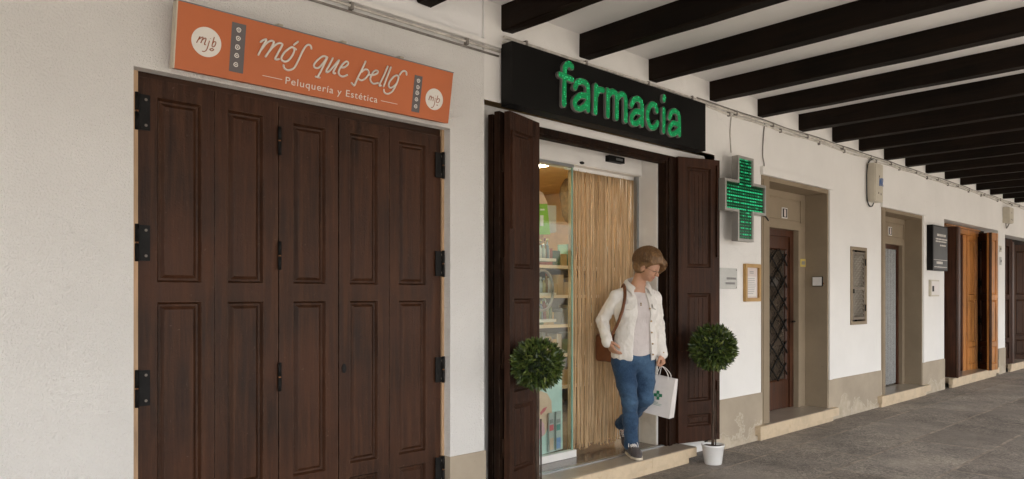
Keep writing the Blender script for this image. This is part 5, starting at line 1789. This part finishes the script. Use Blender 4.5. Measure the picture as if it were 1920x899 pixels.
B.ell(HP(0.084, 0, -0.079), (0.011, 0.020, 0.0055), HB, 0.006)
B.ell(HP(0.082, 0, -0.089), (0.011, 0.018, 0.0060), HB, 0.006)
def hand(wr, d, side, n, curl, thumb_sign, spread=0.0):
    """palm with four unequal bent fingers and a thumb; d finger direction, side towards the thumb, n palm side"""
    d = d / np.linalg.norm(d); side = side - d * (side @ d); side /= np.linalg.norm(side); n = n - d * (n @ d) - side * (n @ side); n /= np.linalg.norm(n)
    B.cone(wr - d * 0.04, wr + d * 0.01, 0.024, 0.024, 0.012)
    for i, (o, ln) in enumerate(((0.029, 0.072), (0.0098, 0.080), (-0.0098, 0.074), (-0.028, 0.058))):
        k0 = wr + d * (0.082 - 0.006 * abs(i - 1)) + side * o
        B.cone(wr + d * 0.012 + side * o * 0.55, k0, 0.0145, 0.0115, 0.008)
        a, p, dd = 0.0, k0, d
        for j, (fr_, rr) in enumerate(((0.45, 0.0092), (0.31, 0.0085), (0.24, 0.0078))):
            a += curl[j] + 0.08 * i * (curl[j] > 0.2)
            dd = d * math.cos(a) + n * math.sin(a) + side * spread * (1.5 - i)
            q = p + dd * ln * fr_
            B.cone(p, q, rr, rr * 0.95, 0.003)
            p = q
    b0 = wr + d * 0.022 + side * 0.024 + n * 0.006
    b1 = b0 + (d * 0.75 + side * 0.55 + n * 0.35) * 0.036
    b2 = b1 + (d * 0.9 + side * 0.05 + n * 0.45) * 0.030
    b3 = b2 + (d * 0.9 - side * 0.15 + n * 0.35) * 0.024
    B.chain([b0, b1, b2, b3], [0.0135, 0.0115, 0.0100, 0.0085], 0.006)
hdR = np.array(LP(-0.140, 0.060, 0.945) - wrR)
hand(wrR, hdR, T_ * 0.8 + R_ * 0.55, R_ * 0.6 - T_ * 0.5 + Z_ * 0.3, (0.25, 0.45, 0.35), 1)
hdL = np.array((0.012 * R_ + 0.03 * T_ - 0.10 * Z_))
hand(wrL, hdL, T_ * 0.95 - R_ * .2, -R_ * 0.9 - T_ * 0.2, (0.85, 1.35, 0.9), 1)
V, Fq = B.mesh(1)
body = mesh_obj('body', V, Fq, [M['skin'], M['lips'], M['eyed']], person)
cen = V[Fq].mean(1)
q = (cen - HO) @ HB
mi = np.zeros(len(Fq), np.int32)
mi[(q[:, 0] > 0.078) & (np.abs(q[:, 1]) < 0.020 - 0.8 * np.abs(q[:, 2] + 0.0845)) & (np.abs(q[:, 2] + 0.0845) < 0.0085)] = 1
for sg in (-1, 1):
    mi[(q[:, 0] > 0.06) & (((q[:, 1] - sg * 0.031) / 0.016) ** 2 + ((q[:, 2] + 0.031) / 0.0045) ** 2 < 1)] = 2
body.data.polygons.foreach_set('material_index', mi)

def folds(V, Fq, amp, scale, seed, squash=(1, 1, 1)):
    """cloth folds: move vertices along their normals by stretched ridged noise"""
    nv = np.zeros_like(V)
    fn = np.cross(V[Fq[:, 2]] - V[Fq[:, 0]], V[Fq[:, 3]] - V[Fq[:, 1]])
    for i in range(4): np.add.at(nv, Fq[:, i], fn)
    nv /= np.linalg.norm(nv, axis=1)[:, None] + 1e-9
    o = Vector((seed * 7.3, seed * 3.1, seed))
    out = np.empty(len(V))
    for i, p in enumerate(V):
        w_ = Vector((p[0] * squash[0], p[1] * squash[1], p[2] * squash[2])) * scale + o
        out[i] = 1 - 2 * abs(mnoise.noise(w_)) - 0.55 + 0.5 * mnoise.noise(w_ * 2.3)
    a = amp(V) if callable(amp) else amp
    return V + nv * (out * a)[:, None]

# ---- hair: chin-length bob swept across the forehead
Hh = Field(HO - 0.22, HO + 0.22, 0.004)
Hh.ell(HP(-0.006, 0, 0.018), (0.110, 0.093, 0.108), HB)
Hh.ell(HP(-0.058, 0, -0.038), (0.056, 0.080, 0.064), HB, 0.04)
for sg in (-1, 1): Hh.ell(HP(-0.030, sg * 0.068, -0.040), (0.048, 0.024, 0.055), HB, 0.025)
Hh.chain([HP(0.030, -0.050, 0.085), HP(0.075, -0.025, 0.070), HP(0.100, 0.030, 0.048), HP(0.104, 0.068, 0.010)], [0.026, 0.026, 0.020, 0.012], 0.03)
Hh.chain([HP(0.04, 0.05, 0.05), HP(0.085, 0.072, 0.0), HP(0.06, 0.085, -0.05)], [0.03, 0.026, 0.02], 0.02)
Hh.chain([HP(0.02, -0.075, 0.05), HP(0.064, -0.064, 0.030), HP(0.090, -0.038, 0.040)], [0.022, 0.016, 0.016], 0.02)
Hh.ell(HP(0.108, -0.018, -0.056), (0.090, 0.084, 0.088), HB, 0.008, True)
Hh.ell(HP(0.020, -0.100, -0.046), (0.029, 0.036, 0.033), HB, 0.008, True)
Hh.ell(HP(-0.02, 0, -0.135), (0.09, 0.07, 0.055), HB, 0.012, True)
V, Fq = Hh.mesh(1)
V = folds(V, Fq, 0.0035, 34, 3, (1, 1, 0.45))
hair = mesh_obj('hair', V, Fq, M['hair'], person)
# locks combed from the crown over that mass; the front ones sweep across the brow to her left
rng = random.Random(77)
bm = nb()
for i in range(900):
    az = rng.uniform(-math.pi, math.pi)                 # 0 = forehead, + = her left
    front = abs(az) < 1.05
    end = rad(rng.uniform(54, 66) + 30 * max(0, az)) if front else rad(rng.uniform(122, 140))
    if not front and -1.66 < az < -1.05: end = rad(rng.uniform(88, 98))      # over the ear
    drift = rng.uniform(0.45, 0.95) if front else rng.uniform(-0.12, 0.12)
    th0 = rng.uniform(0.03, 0.55) if rng.random() < 0.8 else rng.uniform(0.5, 1.2)
    lift = 1.0 + rng.uniform(0.0, 0.045)
    pts = []
    for k in range(11):
        t = k / 10
        th = th0 + (end - th0) * t
        a2 = az + drift * t * t
        rr = lift * (1 - (0.10 * max(0, t - .75) / .25 if not front else 0)) + 0.012 * math.sin(5 * t + i)
        af, al, au = 0.1125 + 0.020 * max(0, -math.cos(a2)) * math.sin(th) ** 2, 0.1035 + 0.004 * (th > 1.3), 0.113
        rr += (0.05 * max(0, t - .7) / .3 * max(0, math.sin(a2))) if front else 0
        q_ = HP(-0.010 + rr * af * math.sin(th) * math.cos(a2) - 0.012 * max(0, -math.cos(th)) , rr * al * math.sin(th) * math.sin(a2), 0.020 + rr * au * math.cos(th) * (1.0 if th < 1.57 else 0.95))
        pts.append(q_)
    w0 = rng.uniform(0.0012, 0.0028)
    tube(bm, pts, w0, 4, 0, w0 * 0.3, cap=False)
for i in range(170):                                 # the swept fringe
    s_ = rng.random(); o_ = rng.uniform(-1, 1)
    p0 = HP(0.005 + 0.03 * rng.random(), -0.050 + 0.03 * rng.random(), 0.108 + rng.uniform(-.004, .006))
    p1 = HP(0.070 + 0.018 * s_, -0.055 + 0.055 * s_, 0.072 + 0.018 * s_ + .006 * o_)
    p2 = HP(0.098 + 0.022 * s_, 0.000 + 0.045 * s_, 0.040 + 0.018 * s_ + .010 * o_)
    p3 = HP(0.106 + 0.016 * s_, 0.052 + 0.030 * s_, 0.004 + 0.024 * s_ + .014 * o_)
    w0 = rng.uniform(0.0016, 0.0032)
    tube(bm, catmull([p0, p1, p2, p3], 5), w0, 4, 0, w0 * 0.3, cap=False)
obj('hair_locks', bm, M['hair'], hair, smooth=True)

# ---- glasses
bm = nb()
for sg in (-1, 1):
    pl = [HP(0.112 - 0.010 * abs(math.cos(t)) , sg * 0.033 + 0.024 * math.cos(t), -0.032 + 0.0125 * math.sin(t)) for t in [k * math.pi / 10 - 0.3 for k in range(13)]]
    tube(bm, pl, 0.0013, 5)
    tube(bm, [HP(0.103, sg * 0.057, -0.028), HP(0.075, sg * 0.072, -0.026), HP(-0.008, sg * 0.083, -0.020)], 0.0012, 5)
tube(bm, [HP(0.110, -0.010, -0.031), HP(0.116, 0, -0.029), HP(0.110, 0.010, -0.031)], 0.0018, 5)
obj('glasses', bm, mat('dark_spectacle_frame', (0.02, 0.018, 0.02), 0.3, 0.5, bst=0), person)

# ---- t-shirt
Te = Field((4.25, -0.40, 0.84), (5.15, 0.40, 1.56), 0.006)
Te.ell(che, (0.166, 0.112, 0.165), TB); Te.ell(wai, (0.142, 0.110, 0.17), TB, 0.05); Te.ell(LP(0.004, -0.12, 0.965), (0.168, 0.118, 0.13), TB, 0.05)
for sg in (-1, 1): Te.ell(che + tf * 0.062 + tl * sg * 0.068 - Z_ * 0.02, (0.062, 0.050, 0.060), TB, 0.04)
Te.chain([shR, nec - Z_ * 0.03, shL], [0.05, 0.052, 0.05], 0.03)
Te.ell(nec + tf * 0.040 + Z_ * 0.048, (0.066, 0.10, 0.055), TB, 0.006, True)
Te.add(lambda P: P[..., 2] - 0.895, (4.2, -.45, .82), (5.2, .5, .90), 0.004, True)
V, Fq = Te.mesh(1)
V = folds(V, Fq, 0.0035, 11, 5, (1, 1, 0.6))
tee = mesh_obj('t_shirt', V, Fq, M['tee'], person)
bm = nb()
for dz in (0, -0.014):
    bmesh.ops.create_icosphere(bm, subdivisions=2, radius=0.0065, matrix=Matrix.Translation(che + tf * 0.128 - tl * 0.012 + Z_ * (0.052 + dz)))
ch = [nec + tf * (0.05 + 0.02 * abs(math.sin(t))) + tl * 0.066 * math.cos(t) + Z_ * (0.02 - 0.098 * math.sin(t)) for t in [k * math.pi / 14 for k in range(15)]]
obj('necklace', bm, M['button'], person, smooth=True)

# ---- jacket, open at the front
J = Field((4.12, -0.45, 0.83), (5.25, 0.45, 1.60), 0.0055)
J.ell(che, (0.183, 0.128, 0.175), TB); J.ell(wai, (0.166, 0.128, 0.17), TB, 0.05); J.ell(LP(0.004, -0.12, 0.955), (0.192, 0.142, 0.15), TB, 0.06)
for sg in (-1, 1): J.ell(che + tf * 0.066 + tl * sg * 0.075 - Z_ * 0.02, (0.068, 0.055, 0.066), TB, 0.04)
J.chain([shR, nec - Z_ * 0.022, shL], [0.050, 0.060, 0.050], 0.02)
J.chain([shR, elR, wrR + (wrR - elR) * 0.02], [0.053, 0.050, 0.040], 0.018)
J.chain([shL, elL, wrL], [0.051, 0.047, 0.039], 0.018)
J.chain([wrR - (wrR - elR) * 0.10, wrR + (wrR - elR) * 0.04], [0.045, 0.044], 0.004)
J.chain([wrL - (wrL - elL) * 0.12, wrL + (wrL - elL) * 0.02], [0.044, 0.043], 0.004)
def opening(P):
    q = (P - che) @ TB
    s, fw, z = q[..., 0], q[..., 1], P[..., 2]
    u = np.clip((z - 0.88) / 0.60, 0, 1)
    a = -0.074 + 0.030 * np.minimum(u * 1.6, 1) - 0.006 * np.sin(u * 6.0)
    b = 0.090 - 0.030 * u + 0.006 * np.sin(u * 5.0)
    return np.maximum(np.maximum(a - s, s - b), 0.03 - fw)
J.add(opening, (4.1, -.45, .80), (5.25, .45, 1.56), 0.006, True)
J.ell(nec + tf * 0.02 + Z_ * 0.055, (0.068, 0.085, 0.080), TB, 0.006, True)
hem = lambda P: P[..., 2] - (0.893 + 0.010 * np.sin(9 * ((P - pel) @ tl)) - 0.02 * np.clip((P - pel) @ tl, -.2, .2) / 0.2)
def cut2(P):
    d = hem(P)
    near = np.minimum(d_cone(P, elR, wrR, .07, .06), d_cone(P, elL, wrL, .07, .058))
    return np.maximum(d, -near)
J.add(cut2, (4.1, -.45, .80), (5.25, .45, .93), 0.003, True)
V, Fq = J.mesh(1)
def jamp(V):
    e = np.minimum(np.linalg.norm(V - elR, axis=1), np.linalg.norm(V - elL, axis=1))
    return 0.0036 + 0.0050 * np.exp(-(e / 0.12) ** 2)
V = folds(V, Fq, jamp, 23, 2, (1, 1, 0.6))
jack = mesh_obj('jacket', V, Fq, M['jacket'], person)
for sg in (-1, 1):                                  # turned-down collar, one leaf each side of the neck
    bm = nb()
    ks = [k / 11 for k in range(12)]
    def cpt(t, w_, o):
        ph = rad(180 - 148 * t)                     # from the nape round to the front
        out = tl * sg * math.sin(ph) + tf * math.cos(ph)
        rr = 0.066 + 0.006 * t
        z = 0.082 - 0.030 * t - 0.052 * t ** 2.5
        fall = 0.040 + 0.030 * t ** 3
        p = nec + tl * sg * math.sin(ph) * rr + tf * (math.cos(ph) * rr - 0.010) + Z_ * z
        side = tf * 0.020 * t ** 3 + tl * sg * 0.022 * t ** 2
        h = math.sin(min(1, w_ * 1.3) * math.pi / 2)
        return Vector(p + out * (0.006 + 0.026 * h + o) + side * w_ - Z_ * (fall * w_ ** 1.2) + Z_ * 0.004 * math.sin(w_ * math.pi))
    gr = [[[bm.verts.new(cpt(t, w_ / 5, o)) for w_ in range(6)] for t in ks] for o in (0.0035, -0.0015)]
    for g in gr:
        for i_ in range(11):
            for j_ in range(5): bm.faces.new((g[i_][j_], g[i_ + 1][j_], g[i_ + 1][j_ + 1], g[i_][j_ + 1])).smooth = True
    for i_ in range(11):
        for j_ in (0, 5): bm.faces.new((gr[0][i_][j_], gr[0][i_ + 1][j_], gr[1][i_ + 1][j_], gr[1][i_][j_]))
    for j_ in range(5):
        for i_ in (0, 11): bm.faces.new((gr[0][i_][j_], gr[0][i_][j_ + 1], gr[1][i_][j_ + 1], gr[1][i_][j_]))
    # stand that closes the gap between the leaf and the neck of the jacket
    st0 = [bm.verts.new(cpt(t, 0, 0.001)) for t in ks]; st1 = [bm.verts.new(cpt(t, 0, 0.004) - Vector((0, 0, 0.05))) for t in ks]
    for i_ in range(11): bm.faces.new((st0[i_], st0[i_ + 1], st1[i_ + 1], st1[i_]))
    bmesh.ops.recalc_face_normals(bm, faces=bm.faces[:])
    obj('collar', bm, M['jacket'], jack)
bm = nb()
for z, s in ((1.31, .066), (1.21, .080), (1.12, .088), (1.03, .094), (0.945, .098)):
    fwd = 0.128 if z > 1.2 else (0.122 if z > 1.08 else 0.128)
    c = np.array((che[0], che[1], z)) + tl * s + tf * fwd * math.sqrt(max(.1, 1 - (s / .19) ** 2)) + tf * .004
    bmesh.ops.create_uvsphere(bm, u_segments=8, v_segments=6, radius=0.0075, matrix=Matrix.Translation(c))
for wv_, s_ in ((wrR, elR), (wrL, elL)):
    bmesh.ops.create_uvsphere(bm, u_segments=8, v_segments=6, radius=0.006, matrix=Matrix.Translation(wv_ - (wv_ - s_) * .05 + T_ * 0.042 + R_ * .012))
obj('jacket_buttons', bm, M['button'], jack, smooth=True)

for s0, s1 in ((-0.150, -0.075), (0.082, 0.150)):      # chest pocket flaps with a point
    bm = nb()
    def fp(s, z, o):
        fwd = math.sqrt(max(0.02, 1 - (s / 0.186) ** 2)) * 0.128 + 0.006
        sg = 1 if s > 0 else -1
        bul = 0.028 * math.exp(-(((abs(s) - 0.075) / 0.07) ** 2) - (((z - 1.28) / 0.08) ** 2))
        return Vector(np.array((che[0], che[1], z)) + tl * s + tf * (fwd + bul + o))
    n = 6
    zt = 1.345
    top = [(s0 + (s1 - s0) * k / n, zt) for k in range(n + 1)]
    bot = [(s, zt - 0.028 - 0.016 * (1 - abs(2 * k / n - 1))) for k, (s, _) in enumerate(top)]
    for o0, o1 in ((0.004, 0.004),):
        t_ = [bm.verts.new(fp(s, z, o0)) for s, z in top]; b_ = [bm.verts.new(fp(s, z, o1 + .002)) for s, z in bot]
        t2 = [bm.verts.new(fp(s, z, -0.01)) for s, z in top]; b2 = [bm.verts.new(fp(s, z, -0.01)) for s, z in bot]
        for k in range(n):
            bm.faces.new((b_[k], b_[k + 1], t_[k + 1], t_[k]))
            bm.faces.new((t_[k], t_[k + 1], t2[k + 1], t2[k]))
            bm.faces.new((b_[k + 1], b_[k], b2[k], b2[k + 1]))
        bm.faces.new((t_[0], t2[0], b2[0], b_[0])); bm.faces.new((t_[n], b_[n], b2[n], t2[n]))
    bmesh.ops.recalc_face_normals(bm, faces=bm.faces[:])
    obj('pocket_flap', bm, M['jacket'], jack)

# ---- jeans
Je = Field((4.2, -0.40, 0.14), (5.15, 0.62, 1.02), 0.0055)
Je.ell(LP(0.0, -0.125, 0.905), (0.172, 0.122, 0.12), TB)
Je.cone(LP(-0.035, -0.11, 0.90), LP(0.040, -0.14, 0.90), 0.108, 0.106, 0.04)
Je.chain([hiR, hiR * .45 + knR * .55, knR, knR * .55 + anR * .45 - T_ * .012, anR + Z_ * 0.008], [0.094, 0.077, 0.061, 0.059, 0.054], 0.03)
JL = Field((4.2, -0.40, 0.14), (5.15, 0.62, 1.02), 0.0055)
JL.chain([hiL, hiL * .45 + knL * .55, knL, knL * .55 + anL * .45, anL + Z_ * 0.012], [0.090, 0.075, 0.060, 0.058, 0.054], 0.03)
q_ = np.maximum(0.012 - np.abs(Je.v - JL.v), 0) / 0.012
Je.v = np.minimum(Je.v, JL.v) - q_ * q_ * 0.012 / 4
Je.cone(anR - Z_ * .005, anR + Z_ * .02, 0.056, 0.055, 0.01)
V, Fq = Je.mesh(1)
def kamp(V):
    k_ = np.minimum(np.linalg.norm(V - knR, axis=1), np.linalg.norm(V - knL, axis=1))
    a_ = np.minimum(np.linalg.norm(V - anR, axis=1), np.linalg.norm(V - anL, axis=1))
    return 0.003 + 0.0045 * np.exp(-(k_ / 0.10) ** 2) + 0.006 * np.exp(-(a_ / 0.10) ** 2)
V = folds(V, Fq, kamp, 13, 8, (1, 1, 1.5))
mesh_obj('jeans', V, Fq, M['jeans'], person)

# ---- shoes (built flat in their own frame: x to the toe, z up)
def shoe(Mw, mirror=1):
    S = Field((-0.12, -0.07, -0.03), (0.19, 0.07, 0.15), 0.0035)
    S.chain([(-0.070, 0, 0.040), (0.02, 0, 0.040), (0.095, 0.004, 0.034), (0.140, 0.006, 0.030)], [0.037, 0.037, 0.042, 0.030], 0.02)
    S.cone((-0.055, 0, 0.05), (-0.045, 0, 0.105), 0.038, 0.036, 0.02)
    S.cone((-0.02, 0, 0.08), (0.06, 0, 0.052), 0.034, 0.028, 0.02)
    S.cone((-0.042, 0, 0.105), (-0.035, 0, 0.15), 0.030, 0.030, 0.004, True)
    S.add(lambda P: P[..., 2] - 0.016, (-.13, -.08, -.04), (.2, .08, .02), 0.002, True)
    V, Fq = S.mesh(1)
    V[:, 1] *= mirror
    if mirror < 0: Fq = Fq[:, ::-1]
    to = lambda V: (np.c_[V, np.ones(len(V))] @ np.array(Mw).T)[:, :3]
    up = mesh_obj('shoe', to(V), Fq, M['shoe'], person)
    S2 = Field((-0.13, -0.07, -0.02), (0.20, 0.07, 0.06), 0.0035)
    S2.chain([(-0.072, 0, 0.010), (0.02, 0, 0.010), (0.095, 0.004, 0.010), (0.142, 0.006, 0.010)], [0.041, 0.039, 0.046, 0.034], 0.02)
    S2.add(lambda P: P[..., 2] - 0.0, (-.13, -.08, -.04), (.2, .08, .02), 0.002, True)
    S2.add(lambda P: 0.0185 - P[..., 2], (-.13, -.08, 0.0), (.2, .08, .06), 0.002, True)
    V, Fq = S2.mesh(1)
    V[:, 1] *= mirror
    if mirror < 0: Fq = Fq[:, ::-1]
    mesh_obj('sole', to(V), Fq, M['sole'], up)
    bm = nb()
    for k in range(5):
        x = 0.012 + k * 0.017; z = 0.111 - k * 0.0092
        w_ = 0.026
        for sg in (1, -1):
            tube(bm, [Mw @ Vector((x, -w_ * sg, z - .016)), Mw @ Vector((x + .006, -w_ * .3 * sg, z - .001)), Mw @ Vector((x + .013, w_ * sg, z - .022))], 0.0036, 5)
    for sg in (1, -1):
        tube(bm, catmull([Mw @ Vector(p) for p in ((0.008, 0, .117), (0.0, .022 * sg, .128), (0.02, .036 * sg, .10), (0.03, .04 * sg, .075))], 4), 0.003, 5)
    obj('laces', bm, M['lace'], up)
def frame_M(o, fwd, up):
    f = Vector(fwd).normalized(); u = Vector(up); u = (u - f * u.dot(f)).normalized(); l = u.cross(f)
    m = Matrix((f, l, u)).transposed().to_4x4(); m.translation = Vector(o); return m
shoe(frame_M(LP(-0.008, -0.055, FLOOR + 0.003), T_ * 0.96 + R_ * 0.28, Z_), 1)
shoe(frame_M(anL + fL * 0.040 - uL * 0.098, fL, uL), -1)

# ---- shoulder bag hanging behind her right arm
hb = empty('shoulder_bag', tuple(LP(-0.25, -0.17, 0.86)), 'brown leather shoulder bag hanging behind the woman\'s bent arm', 'bag')
G = Field(LP(-0.25, -0.17, 1.0) - 0.27, LP(-0.25, -0.17, 1.0) + 0.27, 0.006)
gb = np.stack(basis(-35)[0:2] + (Z_,), 1)
cg = LP(-0.215, -0.17, 0.985)
def bagd(P):
    q = np.abs((P - cg) @ gb) - np.array((0.035, 0.105, 0.115)) + 0.03
    return np.sqrt((np.maximum(q, 0) ** 2).sum(-1)) + np.minimum(q.max(-1), 0) - 0.03
G.add(bagd, cg - .22, cg + .22)
V, Fq = G.mesh(1)
mesh_obj('bag_body', folds(V, Fq, 0.004, 9, 4), Fq, M['leather'], hb)
bm = nb()
sp_ = [LP(-0.130, -0.20, 1.12), LP(-0.112, -0.175, 1.34), LP(-0.090, -0.115, 1.488), LP(-0.074, -0.052, 1.488), LP(-0.066, 0.010, 1.42), LP(-0.082, 0.042, 1.31), LP(-0.125, 0.034, 1.19), LP(-0.172, -0.02, 1.10), LP(-0.20, -0.12, 1.05)]
sp_ = catmull(sp_, 6)
prev = None
for i, p in enumerate(sp_):
    t = (sp_[min(i + 1, len(sp_) - 1)] - sp_[max(i - 1, 0)]).normalized()
    out = (p - Vector(LP(0.02, -0.115, p.z))); out.z = 0; out = (out.normalized() + Vector((0, 0, 0.9 if p.z > 1.38 else 0))).normalized()
    sd = t.cross(out).normalized() * 0.0125
    th = out * 0.004
    r4 = [bm.verts.new(p + sd + th), bm.verts.new(p - sd + th), bm.verts.new(p - sd - th), bm.verts.new(p + sd - th)]
    if prev:
        for k in range(4): bm.faces.new((prev[k], prev[(k + 1) % 4], r4[(k + 1) % 4], r4[k]))
    prev = r4
bmesh.ops.recalc_face_normals(bm, faces=bm.faces[:])
obj('strap', bm, M['leather'], hb, smooth=True)

# ---- white paper carrier bag in her left hand
pw = R_ * math.cos(rad(28)) + T_ * math.sin(rad(28))
pn = T_ * math.cos(rad(28)) - R_ * math.sin(rad(28))
q = rad(-8)
pu = Z_ * math.cos(q) - pw * math.sin(q) ; pw = pw * math.cos(q) + Z_ * math.sin(q)
PB = LP(0.180, -0.085, 0.455)                    # middle of the bottom, front side
def PQ(a, b, c): return Vector(PB + pw * a + pn * b + pu * c)
pbag = empty('paper_bag', tuple(PB), 'white paper carrier bag with a green cross held in the woman\'s left hand', 'bag')
hw, dp_, hh = 0.112, 0.085, 0.315
rng = random.Random(6)
bm = nb()
nu, nv = 8, 10
def side_grid(f):
    g = [[bm.verts.new(f(i / nu, j / nv)) for j in range(nv + 1)] for i in range(nu + 1)]
    for i in range(nu):
        for j in range(nv): bm.faces.new((g[i][j], g[i + 1][j], g[i + 1][j + 1], g[i][j + 1])).smooth = False
def crump(u, v): return 0.0035 * mnoise.noise(Vector((u * 3.1, v * 3.7, 1.3))) * (1 - (2 * u - 1) ** 8)
inn = lambda v: 0.018 * v * v                      # the gusset closes a little towards the top
side_grid(lambda u, v: PQ(-hw + 2 * hw * u, -inn(v) + crump(u, v), hh * v))
side_grid(lambda u, v: PQ(hw - 2 * hw * u, -dp_ + inn(v) + crump(u, v + 5), hh * v))
for sg in (1, -1):
    side_grid(lambda u, v: PQ(sg * (hw - 0.020 * v * (1 - abs(2 * u - 1))), (-inn(v)) * (1 - u) + (-dp_ + inn(v)) * u, hh * v))
quad(bm, (PQ(-hw, 0, 0), PQ(hw, 0, 0), PQ(hw, -dp_, 0), PQ(-hw, -dp_, 0)))
bmesh.ops.remove_doubles(bm, verts=bm.verts[:], dist=0.0008)
bmesh.ops.recalc_face_normals(bm, faces=bm.faces[:])
pb = obj('bag_body', bm, mat('white_kraft_paper', (0.70, 0.655, 0.63), 0.65, var=0.04, vs=8, bs=30, bst=0.2, dist=.006), pbag)
bm = nb()
grip = Vector(wrL + hdL / np.linalg.norm(hdL) * 0.098 - R_ * 0.022)
for b, s in ((-0.018, 0.0), (-dp_ + 0.018, 0.012)):
    for sg in (-1, 1):
        tube(bm, catmull([PQ(sg * 0.050, b, hh - 0.03), PQ(sg * 0.047, b, hh + 0.02), (PQ(sg * 0.040, b, hh + .05) + grip) / 2, grip + Vector((0, 0, -0.004))], 6), 0.0035, 6)
obj('handle', bm, M['paper'], pbag)
bm = nb()
cx_, cz_ = -0.006, 0.165
s1, s2 = 0.0125, 0.036
pl = [(-s1, -s2), (s1, -s2), (s1, -s1), (s2, -s1), (s2, s1), (s1, s1), (s1, s2), (-s1, s2), (-s1, s1), (-s2, s1), (-s2, -s1), (-s1, -s1)]
bm.faces.new([bm.verts.new(PQ(cx_ + x * math.cos(.12) - z * math.sin(.12), 0.006, cz_ + z * math.cos(.12) + x * math.sin(.12))) for x, z in pl])
obj('green_cross_print', bm, mat('print_green', (0.01, 0.17, 0.075), 0.6, bst=0), pb)
bm = nb()
pl = [PQ(cx_ + 0.011 * math.cos(t), 0.0068, cz_ + 0.013 * math.sin(t)) for t in [k * math.pi / 6 for k in range(12)]]
bm.faces.new([bm.verts.new(p) for p in pl])
for k, (a, b) in enumerate(((-0.045, 0.004), (-0.042, 0.036), (-0.038, 0.028))):
    z = 0.105 - k * 0.011
    quad(bm, (PQ(a, .006, z), PQ(b, .006, z), PQ(b, .006, z + .004), PQ(a, .006, z + .004)))
obj('small_print', bm, mat('print_grey_green', (0.25, 0.36, 0.30), 0.7, bst=0), pb)
